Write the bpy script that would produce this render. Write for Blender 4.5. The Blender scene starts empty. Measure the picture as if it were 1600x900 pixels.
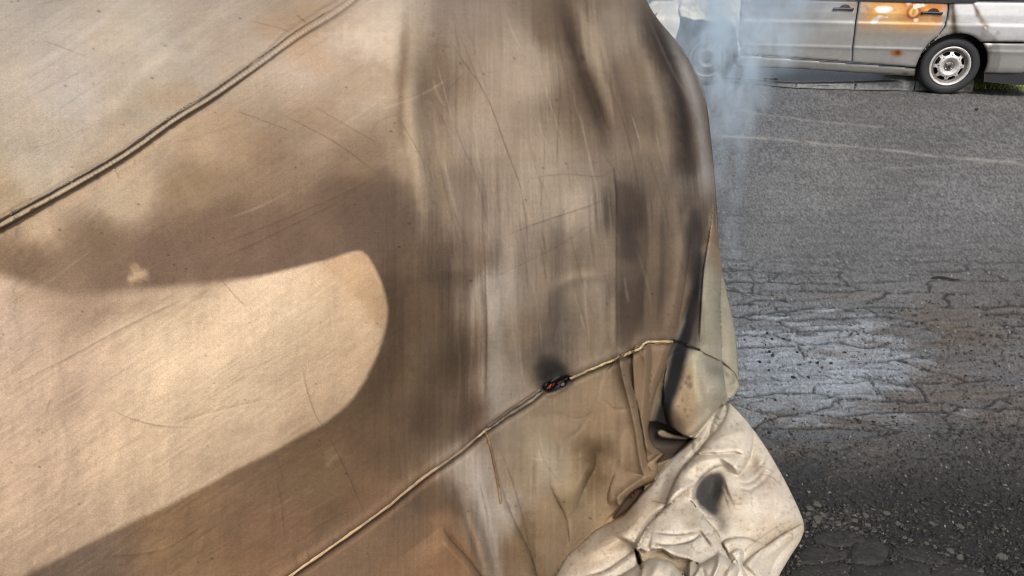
import bpy, bmesh, math, random
import numpy as np
from mathutils import Vector, Matrix

# ------------------------------------------------------------------ camera, world, sun, exposure
S = bpy.context.scene
COL = S.collection
H, PITCH, FOC = 1.5, math.radians(25.3), 1155.0
cam = bpy.data.cameras.new('camera')
cam.sensor_width = 36.0
cam.lens = FOC / 1600 * 36
cam.clip_start, cam.clip_end = 0.05, 2000
camo = bpy.data.objects.new('camera', cam)
COL.objects.link(camo)
camo.location = (0, 0, H)
camo.rotation_euler = (math.pi / 2 - PITCH, 0, 0)
S.camera = camo

SUN_EL, SUN_AZ = math.radians(50), math.radians(172)      # azimuth from +Y towards +X: behind the camera, to the left
W = bpy.data.worlds.new('World')
S.world = W
W.use_nodes = True
wn = W.node_tree
bg = wn.nodes['Background']
sky = wn.nodes.new('ShaderNodeTexSky')
sky.sky_type = 'NISHITA'
sky.sun_disc = False
sky.sun_elevation = SUN_EL
sky.sun_rotation = SUN_AZ
sky.air_density, sky.dust_density, sky.ozone_density = 0.75, 5.0, 1.0
hs = wn.nodes.new('ShaderNodeHueSaturation')      # thin overcast: a paler sky
hs.inputs['Saturation'].default_value = 0.5
wn.links.new(sky.outputs[0], hs.inputs['Color'])
wn.links.new(hs.outputs[0], bg.inputs[0])
bg.inputs[1].default_value = 0.10
sl = bpy.data.lights.new('sun', 'SUN')
sl.energy = 1.5
sl.angle = math.radians(16)
sl.color = (1.0, 0.98, 0.955)
so = bpy.data.objects.new('sun', sl)
COL.objects.link(so)
sd = Vector((math.sin(SUN_AZ) * math.cos(SUN_EL), math.cos(SUN_AZ) * math.cos(SUN_EL), math.sin(SUN_EL)))
so.rotation_euler = sd.to_track_quat('Z', 'Y').to_euler()
so.location = sd * 20
S.view_settings.view_transform = 'Standard'
S.view_settings.look = 'None'
S.view_settings.gamma = 1
S.view_settings.exposure = 0.74
S.cycles.use_denoising = True
S.cycles.denoising_prefilter = 'ACCURATE'
S.cycles.filter_width = 1.0
S.cycles.max_bounces = 6
S.cycles.volume_bounces = 1
S.cycles.volume_step_rate = 1.0

rng = np.random.default_rng(7)
random.seed(7)
C0 = np.array([0, 0, H])

# ------------------------------------------------------------------ numeric helpers
def lin(rgb):
    c = np.asarray(rgb, float) / 255.0
    return np.where(c <= 0.04045, c / 12.92, ((c + 0.055) / 1.055) ** 2.4)

def rays(U, V):
    a = (U - 800) / FOC
    b = (450 - V) / FOC
    return np.stack([a, math.cos(PITCH) + b * math.sin(PITCH), -math.sin(PITCH) + b * math.cos(PITCH)], -1)

def sst(a, b, x):
    t = np.clip((x - a) / (b - a), 0, 1)
    return t * t * (3 - 2 * t)

def _hash(ix, iy, seed):
    n = (ix.astype(np.int64) * 374761393 + iy.astype(np.int64) * 668265263 + seed * 982451653) & 0x7fffffff
    n = ((n ^ (n >> 13)) * 1274126177) & 0x7fffffff
    n = ((n ^ (n >> 15)) * 2246822519) & 0x7fffffff
    return ((n ^ (n >> 16)) & 0xffff) / 65535.0

def vnoise(x, y, seed=0):
    ix, iy = np.floor(x), np.floor(y)
    fx, fy = x - ix, y - iy
    fx = fx * fx * fx * (fx * (fx * 6 - 15) + 10)
    fy = fy * fy * fy * (fy * (fy * 6 - 15) + 10)
    a, b = _hash(ix, iy, seed), _hash(ix + 1, iy, seed)
    c, d = _hash(ix, iy + 1, seed), _hash(ix + 1, iy + 1, seed)
    return (a + (b - a) * fx + (c - a) * fy + (a - b - c + d) * fx * fy) * 2 - 1

def fbm(x, y, seed=0, octv=4, gain=0.5):
    r, amp, tot = 0, 1, 0
    for o in range(octv):
        r = r + amp * vnoise(x * 2 ** o + 17.3 * o, y * 2 ** o - 9.1 * o, seed + o)
        tot += amp
        amp *= gain
    return r / tot

def catmull(pts, n=6, closed=False):
    p = np.asarray(pts, float)
    m = len(p)
    out = []
    for i in range(m if closed else m - 1):
        if closed:
            a, b, c, d = p[(i - 1) % m], p[i], p[(i + 1) % m], p[(i + 2) % m]
        else:
            a, b, c, d = p[max(i - 1, 0)], p[i], p[i + 1], p[min(i + 2, m - 1)]
        for k in range(n):
            t = k / n
            out.append(0.5 * ((2 * b) + (c - a) * t + (2 * a - 5 * b + 4 * c - d) * t * t + (3 * b - a - 3 * c + d) * t ** 3))
    if not closed:
        out.append(p[-1])
    return np.array(out)

def line_dist(U, V, P):
    """distance to a polyline, signed side and the position along it (0..1)"""
    best = np.full(U.shape, 1e9)
    par = np.zeros(U.shape)
    side = np.zeros(U.shape)
    n = len(P) - 1
    for i in range(n):
        ax, ay = P[i]
        dx, dy = P[i + 1] - P[i]
        l2 = dx * dx + dy * dy + 1e-9
        t = np.clip(((U - ax) * dx + (V - ay) * dy) / l2, 0, 1)
        qx, qy = U - ax - t * dx, V - ay - t * dy
        d = np.hypot(qx, qy)
        m = d < best
        best = np.where(m, d, best)
        par = np.where(m, (i + t) / n, par)
        side = np.where(m, dx * (V - ay) - dy * (U - ax), side)
    return best, np.sign(side), par

def poly_sdf(U, V, P):
    d = np.full(U.shape, 1e9)
    ins = np.zeros(U.shape, bool)
    n = len(P)
    for i in range(n):
        ax, ay = P[i]
        bx, by = P[(i + 1) % n]
        dx, dy = bx - ax, by - ay
        t = np.clip(((U - ax) * dx + (V - ay) * dy) / (dx * dx + dy * dy + 1e-9), 0, 1)
        d = np.minimum(d, np.hypot(U - ax - t * dx, V - ay - t * dy))
        if ay != by:
            ins ^= ((ay > V) != (by > V)) & (U < (bx - ax) * (V - ay) / (by - ay) + ax)
    return np.where(ins, d, -d)

def idw(U, V, samples, power=3.2, soft=14):
    s = np.asarray([x[:2] for x in samples], float)
    v = np.asarray([x[2] if np.ndim(x[2]) else (x[2],) for x in samples], float)
    num = np.zeros(U.shape + (v.shape[1],))
    den = np.zeros(U.shape)
    for (x, y), c in zip(s, v):
        w = ((U - x) ** 2 + (V - y) ** 2 + soft * soft) ** (-power / 2)
        den += w
        num += w[..., None] * c
    return num / den[..., None]

def tps(samples):
    s = np.asarray(samples, float)
    P, v = s[:, :2] / 1000, s[:, 2]
    r = np.hypot(P[:, None, 0] - P[None, :, 0], P[:, None, 1] - P[None, :, 1])
    K = np.where(r > 0, r * r * np.log(r + 1e-12), 0) + np.eye(len(s)) * 1e-4
    A = np.zeros((len(s) + 3,) * 2)
    A[:-3, :-3] = K
    A[:-3, -3] = 1; A[:-3, -2:] = P
    A[-3, :-3] = 1; A[-2:, :-3] = P.T
    w = np.linalg.solve(A, np.concatenate([v, [0, 0, 0]]))
    def f(U, V):
        U, V = U / 1000, V / 1000
        o = w[-3] + w[-2] * U + w[-1] * V
        for (x, y), k in zip(P, w):
            r = np.hypot(U - x, V - y)
            o = o + k * np.where(r > 0, r * r * np.log(r + 1e-12), 0)
        return o
    return f

# ------------------------------------------------------------------ object helpers
def props(o, label=None, cat=None, group=None, kind=None):
    for k, v in (('label', label), ('category', cat), ('group', group), ('kind', kind)):
        if v:
            o[k] = v
    return o

def empty(name, loc, rz=0):
    o = bpy.data.objects.new(name, None)
    COL.objects.link(o)
    o.location = loc
    o.rotation_euler = (0, 0, rz)
    o.empty_display_size = 0.1
    return o

def link_mesh(name, me, mat=None, parent=None):
    o = bpy.data.objects.new(name, me)
    COL.objects.link(o)
    if mat:
        me.materials.append(mat)
    if parent:
        o.parent = parent
    return o

def mesh_np(name, V, F, mat, parent=None, attrs=None, normals=None, smooth=True):
    """V (n,3), F (m,4) or (m,3) as one mesh object"""
    me = bpy.data.meshes.new(name)
    V = np.asarray(V, np.float32)
    F = np.asarray(F, np.int32)
    k = F.shape[1]
    me.vertices.add(len(V))
    me.vertices.foreach_set('co', V.ravel())
    me.loops.add(F.size)
    me.loops.foreach_set('vertex_index', F.ravel())
    me.polygons.add(len(F))
    me.polygons.foreach_set('loop_start', np.arange(len(F), dtype=np.int32) * k)
    me.polygons.foreach_set('loop_total', np.full(len(F), k, np.int32))
    me.polygons.foreach_set('use_smooth', np.full(len(F), smooth))
    me.update(calc_edges=True)
    for n, a in (attrs or {}).items():
        a = np.asarray(a, np.float32)
        if a.ndim == 2:
            at = me.attributes.new(n, 'FLOAT_COLOR', 'POINT')
            at.data.foreach_set('color', np.concatenate([a, np.ones((len(a), 1), np.float32)], 1).ravel())
        else:
            at = me.attributes.new(n, 'FLOAT', 'POINT')
            at.data.foreach_set('value', a)
    if normals is not None:
        me.normals_split_custom_set_from_vertices(np.asarray(normals, np.float32))
    return link_mesh(name, me, mat, parent)

def bm_obj(name, bm, mat, parent=None, smooth=False):
    me = bpy.data.meshes.new(name)
    bmesh.ops.recalc_face_normals(bm, faces=bm.faces)
    bm.to_mesh(me)
    bm.free()
    if smooth:
        for p in me.polygons:
            p.use_smooth = True
    return link_mesh(name, me, mat, parent)

def tube_np(pts, rad, sides=8, flat=None):
    """vertices and quads of a tube along a polyline; rad scalar or list"""
    P = np.asarray(pts, float)
    n = len(P)
    R = np.full(n, rad) if np.ndim(rad) == 0 else np.asarray(rad)
    T = np.gradient(P, axis=0)
    T /= np.linalg.norm(T, axis=1)[:, None] + 1e-9
    ref = np.array([0.3, -0.8, 0.5]) if flat is None else np.asarray(flat, float)
    A = np.cross(T, ref)
    A /= np.linalg.norm(A, axis=1)[:, None] + 1e-9
    B = np.cross(A, T)
    ang = np.arange(sides) / sides * 2 * np.pi
    V = P[:, None] + R[:, None, None] * (np.cos(ang)[None, :, None] * A[:, None] + np.sin(ang)[None, :, None] * B[:, None])
    idx = np.arange(n * sides).reshape(n, sides)
    a = idx[:-1]; b = np.roll(idx, -1, 1)[:-1]; c = np.roll(idx, -1, 1)[1:]; d = idx[1:]
    return V.reshape(-1, 3), np.stack([a, b, c, d], -1).reshape(-1, 4)

def grid_faces(nr, nc):
    i = np.arange(nr * nc).reshape(nr, nc)
    return np.stack([i[:-1, :-1], i[1:, :-1], i[1:, 1:], i[:-1, 1:]], -1).reshape(-1, 4)

# ------------------------------------------------------------------ materials
def nt(name):
    m = bpy.data.materials.new(name)
    m.use_nodes = True
    t = m.node_tree
    return m, t, t.nodes['Principled BSDF'], t.nodes, t.links

def attr(t, name):
    n = t.nodes.new('ShaderNodeAttribute')
    n.attribute_name = name
    return n

def noise(t, scale, detail=3, rough=0.55, coord='Object', stretch=None):
    tc = t.nodes.new('ShaderNodeTexCoord')
    n = t.nodes.new('ShaderNodeTexNoise')
    n.inputs['Scale'].default_value = scale
    n.inputs['Detail'].default_value = detail
    n.inputs['Roughness'].default_value = rough
    src = tc.outputs[coord]
    if stretch:
        mp = t.nodes.new('ShaderNodeMapping')
        mp.inputs['Scale'].default_value = stretch
        t.links.new(src, mp.inputs['Vector'])
        src = mp.outputs[0]
    t.links.new(src, n.inputs['Vector'])
    return n

def math_node(t, op, a, b=None, c=None, clamp=False):
    n = t.nodes.new('ShaderNodeMath')
    n.operation = op
    n.use_clamp = clamp
    for i, v in enumerate((a, b, c)):
        if v is None:
            continue
        if isinstance(v, (int, float)):
            n.inputs[i].default_value = v
        else:
            t.links.new(v, n.inputs[i])
    return n.outputs[0]

def remap(t, v, a, b, c, d):
    n = t.nodes.new('ShaderNodeMapRange')
    t.links.new(v, n.inputs[0])
    for i, x in enumerate((a, b, c, d)):
        n.inputs[i + 1].default_value = x
    return n.outputs[0]

def mul_col(t, col, fac):
    n = t.nodes.new('ShaderNodeVectorMath')
    n.operation = 'SCALE'
    t.links.new(col, n.inputs[0])
    t.links.new(fac, n.inputs['Scale'])
    return n.outputs[0]

def bump(t, h, strength, dist):
    n = t.nodes.new('ShaderNodeBump')
    n.inputs['Strength'].default_value = strength
    n.inputs['Distance'].default_value = dist
    t.links.new(h, n.inputs['Height'])
    return n.outputs[0]

def m_cloth():
    m, t, p, N, L = nt('soot_stained_cloth')
    a = attr(t, 'tint')
    fine = noise(t, 520, 3, 0.7)
    mid = noise(t, 60, 4, 0.6)
    f = math_node(t, 'MULTIPLY', remap(t, fine.outputs[0], 0.25, 0.75, 0.80, 1.20), remap(t, mid.outputs[0], 0.3, 0.7, 0.96, 1.04))
    L.new(mul_col(t, a.outputs['Color'], f), p.inputs['Base Color'])
    p.inputs['Roughness'].default_value = 0.92
    p.inputs['Specular IOR Level'].default_value = 0.15
    hh = math_node(t, 'ADD', math_node(t, 'MULTIPLY', fine.outputs[0], 0.35), mid.outputs[0])
    L.new(bump(t, hh, 0.5, 0.0025), p.inputs['Normal'])
    return m

def m_asphalt():
    m, t, p, N, L = nt('worn_asphalt')
    a = attr(t, 'tint')
    w = attr(t, 'wet')
    fine = noise(t, 240, 2, 0.7)
    mid = noise(t, 85, 3, 0.65)
    f = math_node(t, 'MULTIPLY', remap(t, fine.outputs[0], 0.3, 0.7, 0.55, 1.45), remap(t, mid.outputs[0], 0.3, 0.7, 0.8, 1.2))
    L.new(mul_col(t, a.outputs['Color'], f), p.inputs['Base Color'])
    L.new(remap(t, w.outputs['Fac'], 0, 1, 0.8, 0.3), p.inputs['Roughness'])
    p.inputs['Specular IOR Level'].default_value = 0.5
    hh = math_node(t, 'ADD', fine.outputs[0], mid.outputs[0])
    L.new(bump(t, hh, 0.7, 0.008), p.inputs['Normal'])
    return m

def m_simple(name, col, rough=0.6, metal=0.0, nscale=40, namp=0.2, bmp=0.0, bdist=0.002, tint=False, spec=0.5):
    m, t, p, N, L = nt(name)
    n = noise(t, nscale, 4, 0.6)
    f = remap(t, n.outputs[0], 0.3, 0.7, 1 - namp, 1 + namp)
    if tint:
        src = attr(t, 'tint').outputs['Color']
    else:
        r = N.new('ShaderNodeRGB')
        r.outputs[0].default_value = (*col, 1)
        src = r.outputs[0]
    L.new(mul_col(t, src, f), p.inputs['Base Color'])
    p.inputs['Roughness'].default_value = rough
    p.inputs['Metallic'].default_value = metal
    p.inputs['Specular IOR Level'].default_value = spec
    if bmp:
        L.new(bump(t, n.outputs[0], bmp, bdist), p.inputs['Normal'])
    return m

M_CLOTH = m_cloth()
M_ASPH = m_asphalt()
M_CORD = m_simple('seam_cord', (0.22, 0.18, 0.14), 0.9, nscale=300, namp=0.35, bmp=0.5, bdist=0.002)
M_CHAR = m_simple('char', (0.018, 0.016, 0.016), 0.95, nscale=200, namp=0.5, bmp=0.8, bdist=0.004)
M_ASH = m_simple('grey_ash', (0.10, 0.085, 0.08), 0.95, nscale=260, namp=0.6, bmp=0.8, bdist=0.004)
M_STONE = m_simple('pale_stone', (0.062, 0.059, 0.048), 0.85, nscale=120, namp=0.4, bmp=0.5)
M_GRAV = m_simple('dark_gravel', (0.055, 0.052, 0.047), 0.75, nscale=90, namp=0.7, bmp=0.5)
M_SLAB = m_simple('mossy_slab', (0.014, 0.013, 0.010), 0.8, nscale=70, namp=0.55, bmp=0.8, bdist=0.006)
M_CLOD = m_simple('wet_clod', (0.012, 0.011, 0.012), 0.5, nscale=200, namp=0.4, bmp=0.5)
M_KERB = m_simple('kerb_stone', (0.19, 0.19, 0.185), 0.7, nscale=30, namp=0.45, bmp=0.5, bdist=0.01)
M_PAVE = m_simple('wet_pavement', (0.80, 0.78, 0.75), 0.35, nscale=55, namp=0.35, bmp=0.12, bdist=0.004)
M_PAINT = m_simple('scorched_silver_paint', None, 0.46, metal=0.35, nscale=22, namp=0.06, tint=True)
M_BLACK = m_simple('burnt_black', (0.012, 0.012, 0.013), 0.7, nscale=60, namp=0.4)
M_RUBBER = m_simple('rubber', (0.018, 0.018, 0.019), 0.72, nscale=90, namp=0.35, bmp=0.2)
M_RIM = m_simple('steel_rim', (0.52, 0.50, 0.47), 0.42, metal=0.3, nscale=50, namp=0.2)
M_RIMD = m_simple('dirty_steel', (0.16, 0.14, 0.13), 0.5, metal=0.3, nscale=50, namp=0.4)
M_TRIM = m_simple('black_trim', (0.02, 0.02, 0.022), 0.5, nscale=60, namp=0.2)
M_ASHWHITE = m_simple('burnt_pale_skin', None, 0.85, nscale=60, namp=0.12, bmp=0.5, bdist=0.01, tint=True)
M_GRASS = m_simple('grass', None, 0.7, nscale=10, namp=0.3, tint=True)

# ================================================================== THE GROUND (one sheet to the horizon)
def ground_r(py):
    b = (450 - py) / FOC
    ang = PITCH - math.atan(b)
    return H / math.tan(ang)

def worley(x, y, seed, jitter=0.85):
    """distance to the nearest cell border and the cell's own random number"""
    ix, iy = np.floor(x), np.floor(y)
    f1 = np.full(x.shape, 9.0); f2 = np.full(x.shape, 9.0); cid = np.zeros(x.shape)
    for dx in (-1, 0, 1):
        for dy in (-1, 0, 1):
            cx, cy = ix + dx, iy + dy
            px = cx + 0.5 + jitter * (_hash(cx, cy, seed) - 0.5)
            py = cy + 0.5 + jitter * (_hash(cx, cy, seed + 5) - 0.5)
            d = np.hypot(px - x, py - y)
            h = _hash(cx, cy, seed + 9)
            m = d < f1
            f2 = np.where(m, f1, np.minimum(f2, d))
            cid = np.where(m, h, cid)
            f1 = np.where(m, d, f1)
    return f2 - f1, cid

def to_px(P):
    """the photograph's own coordinates of world points, used to survey where each stain and patch lies"""
    x, y, z = P[..., 0], P[..., 1], P[..., 2] - H
    zc = y * math.cos(PITCH) - z * math.sin(PITCH)
    yc = y * math.sin(PITCH) + z * math.cos(PITCH)
    zc = np.where(zc < 0.05, 0.05, zc)
    return 800 + FOC * x / zc, 450 - FOC * yc / zc

def build_ground():
    pys = np.arange(985, 112, -1.7)
    r_in = np.array([ground_r(p) for p in pys])
    r = np.concatenate([[0.2, 0.6, 1.0, 1.2], r_in, r_in[-1] * np.geomspace(1.03, 60, 40)])
    az = np.concatenate([np.linspace(-180, 2, 60), np.arange(2.2, 50, 0.085), np.linspace(50.3, 179, 40)])
    A, R = np.meshgrid(np.radians(az), r)
    P = np.stack([R * np.sin(A), R * np.cos(A), np.zeros_like(R)], -1)
    X, Y = P[..., 0], P[..., 1]
    U, V = to_px(P)
    U = np.clip(U, 600, 1900); V = np.clip(V, 90, 1100)
    tone = [(1180, 150, (98, 100, 104)), (1400, 165, (104, 102, 99)), (1580, 170, (108, 106, 102)), (1200, 200, (112, 113, 114)), (1400, 200, (108, 107, 105)),
            (1580, 220, (116, 115, 113)), (1300, 260, (123, 122, 119)), (1500, 330, (120, 119, 118)), (1200, 350, (122, 123, 122)),
            (1300, 430, (112, 111, 110)), (1500, 450, (108, 106, 104)), (1200, 500, (118, 121, 124)), (1300, 500, (116, 117, 118)), (1500, 520, (100, 93, 86)),
            (1230, 570, (126, 132, 137)), (1320, 570, (134, 140, 145)), (1420, 575, (124, 129, 134)), (1550, 600, (104, 103, 104)), (1250, 650, (112, 116, 120)),
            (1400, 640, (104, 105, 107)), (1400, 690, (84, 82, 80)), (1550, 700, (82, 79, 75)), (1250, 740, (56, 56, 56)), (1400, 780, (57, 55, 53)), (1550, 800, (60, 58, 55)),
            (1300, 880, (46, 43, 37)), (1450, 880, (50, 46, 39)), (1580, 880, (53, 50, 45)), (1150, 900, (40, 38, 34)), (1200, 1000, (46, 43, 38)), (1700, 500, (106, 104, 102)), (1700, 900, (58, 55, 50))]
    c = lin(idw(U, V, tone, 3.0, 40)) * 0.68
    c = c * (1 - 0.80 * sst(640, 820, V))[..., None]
    # cracked plates: two sizes of cell, drawn out across the slope
    wx = X + 0.035 * fbm(X * 9, Y * 14, 3, 4); wy = Y + 0.022 * fbm(X * 9, Y * 14, 31, 4)
    e1, id1 = worley(wx / 0.15, wy / 0.052, 11)
    e2, id2 = worley(wx / 0.40 + 5, wy / 0.12, 23)
    zone = sst(330, 470, V) * (1 - 0.9 * sst(655, 720, V + 30 * fbm(X * 5, Y * 5, 8, 3)))
    far = sst(150, 200, V) * (1 - zone)
    def hair(e, lo, hi):
        gy, gx = np.gradient(e)
        return 1 - sst(lo, hi, e / np.maximum(np.hypot(gx, gy), 0.012))
    wid = 0.75 + 0.7 * fbm(X * 9, Y * 9, 77, 2)
    ck1 = hair(e1, 0.15, 1.15) * np.clip(wid, 0.1, 1.2)
    ck2 = hair(e2, 0.3, 1.8) * sst(-0.5, -0.1, fbm(X * 3.1, Y * 4.2, 57, 3))
    keep = sst(-0.4, 0.1, fbm(X * 2.2, Y * 2.2, 51, 3))
    crack = np.maximum(ck1 * keep, ck2) * zone
    crack = np.maximum(crack, ck2 * 0.30 * far * keep)
    # slow relief, roughness of the old surface, cracks let into it
    z = 0.006 * fbm(X * 2.5, Y * 2.5, 4, 4)
    z += 0.0022 * fbm(X * 40, Y * 40, 14, 3) * (1 - 0.6 * zone)
    z -= 0.007 * crack
    z += 0.004 * (id1 - 0.5) * zone
    loose = sst(650, 730, V)
    z += loose * 0.006 * fbm(X * 60, Y * 60, 19, 3)
    # sky reflection painted pale on single plates, brown grit in the low places, dark streaks
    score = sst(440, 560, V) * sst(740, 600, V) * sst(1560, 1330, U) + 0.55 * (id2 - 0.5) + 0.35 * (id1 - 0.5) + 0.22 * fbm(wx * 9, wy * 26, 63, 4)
    sky_sheen = zone * sst(0.52, 0.60, score) * (0.75 + 0.5 * fbm(wx * 14, wy * 60, 64, 4)) * (1 - 0.7 * ck1)
    c = c * (1 + np.array([0.95, 1.03, 1.08]) * np.clip(sky_sheen, 0, 1.2)[..., None])
    grit = sst(0.02, 0.5, fbm(wx * 3.0 + 3 + 0.4 * Y, wy * 5.5, 41, 6, 0.62) + 0.15 * sst(1250, 1500, U)) * sst(420, 500, V) * (1 - sst(700, 760, V))
    c = c * (1 - 0.6 * grit[..., None]) + 0.6 * grit[..., None] * lin((88, 77, 66))
    c = c * (1 - 0.86 * crack[..., None])
    sp = rng.random(U.shape)
    sp2 = rng.random(U.shape)
    grain = 1 + (0.75 - 0.2 * zone)[..., None] * (sp[..., None] - 0.5) * 1.4
    c = c * grain
    c = np.where(((sp2 > 0.998) & (V > 300))[..., None], lin((150, 146, 138)), c)
    strk = fbm(U / 55, V / 4.0, 91, 3)
    c = c * (1 + 0.16 * strk)[..., None]
    c = c * (1 + 0.14 * fbm(X * 1.3, Y * 1.3, 92, 4))[..., None]
    # the thin pale line of sediment across the yard and two finer ones
    for pts, wd, al in ((((1128, 212), (1200, 217), (1300, 226), (1400, 237), (1500, 247), (1570, 254), (1640, 262)), 2.0, 0.30),
                        (((1150, 172), (1215, 182), (1300, 192), (1380, 198)), 1.6, 0.2),
                        (((1380, 262), (1500, 258), (1640, 246)), 1.6, 0.16)):
        d, _, _ = line_dist(U + 3 * fbm(X * 4, Y * 4, 5, 3), V + 2 * fbm(X * 5, Y * 5, 6, 3), np.array(pts, float))
        a = np.exp(-(d / wd) ** 2) * al * (0.35 + 0.65 * sst(-0.5, 0.3, fbm(X * 6, Y * 6, 15, 3)))
        c = c * (1 - a[..., None]) + a[..., None] * lin((196, 190, 176))
    # faint tooth of tread blocks right of the middle
    wet = np.clip(zone * (0.25 + 0.75 * np.clip(sky_sheen, 0, 1)) * (1 - grit), 0, 1) * sst(1600, 1400, U)
    nr, nc = U.shape
    F = grid_faces(nr, nc)
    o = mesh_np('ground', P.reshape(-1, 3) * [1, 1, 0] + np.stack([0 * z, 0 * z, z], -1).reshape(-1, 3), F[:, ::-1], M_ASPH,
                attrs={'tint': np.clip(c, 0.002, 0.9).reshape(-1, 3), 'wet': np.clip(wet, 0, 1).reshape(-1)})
    props(o, 'dark cracked asphalt yard, pale and damp beside the blanket', None, None, 'structure')
    return o

GROUND = build_ground()

def at_ground(px, py):
    r = rays(np.array([px], float), np.array([py], float))[0]
    return C0 + r * (-H / r[2])

# ================================================================== THE FIRE BLANKET
# Its surface hangs over a car that stands at about 40 degrees to the view: `d` runs along the car, `n` points out of its side.
DW = np.array([0.763, 0.646, 0.0]); NW = np.array([0.646, -0.763, 0.0])
_ph = np.array([-0.3, 0.0, 0.15, 0.42, 0.75, 0.94, 1.12, 1.27, 1.36, 1.41, 1.44, 1.47])
_pq = np.array([0.93, 0.95, 0.995, 1.048, 1.07, 1.125, 1.24, 1.41, 1.64, 1.97, 2.4, 3.4])
_fh = np.linspace(-0.3, 1.47, 600)
_fq = np.interp(_fh, _ph, _pq)
_k = np.hanning(41); _k /= _k.sum()
_fq = np.convolve(np.pad(_fq, 20, mode='edge'), _k, 'valid')

def side_q(P):
    s = P @ DW
    q = np.interp(P[..., 2], _fh, _fq)
    e = np.maximum(s - 1.45, 0)
    return q + 0.12 * np.minimum(e / 0.4, 1.6) ** 2

def hit_side(U, V):
    r = rays(U, V)
    lo = np.full(U.shape, 0.3); hi = np.full(U.shape, 6.0)
    for _ in range(34):
        t = (lo + hi) / 2
        P = C0 + r * t[..., None]
        g = -(P @ NW) - side_q(P)
        lo = np.where(g < 0, t, lo); hi = np.where(g < 0, hi, t)
    return (lo + hi) / 2

SIL = catmull([(1000, -30), (1010, 0), (1028, 30), (1060, 68), (1085, 108), (1101, 145), (1110, 210), (1117, 280), (1121, 340), (1125, 400), (1135, 455), (1149, 520), (1153, 570), (1156, 604)], 6)
SIL = np.concatenate([SIL, catmull([(1156, 604), (1149, 616), (1136, 627), (1140, 630), (1160, 650), (1188, 686), (1214, 728), (1240, 778), (1256, 818), (1252, 842), (1236, 868), (1219, 897), (1205, 930), (1180, 985)], 6)[1:]])

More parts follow.
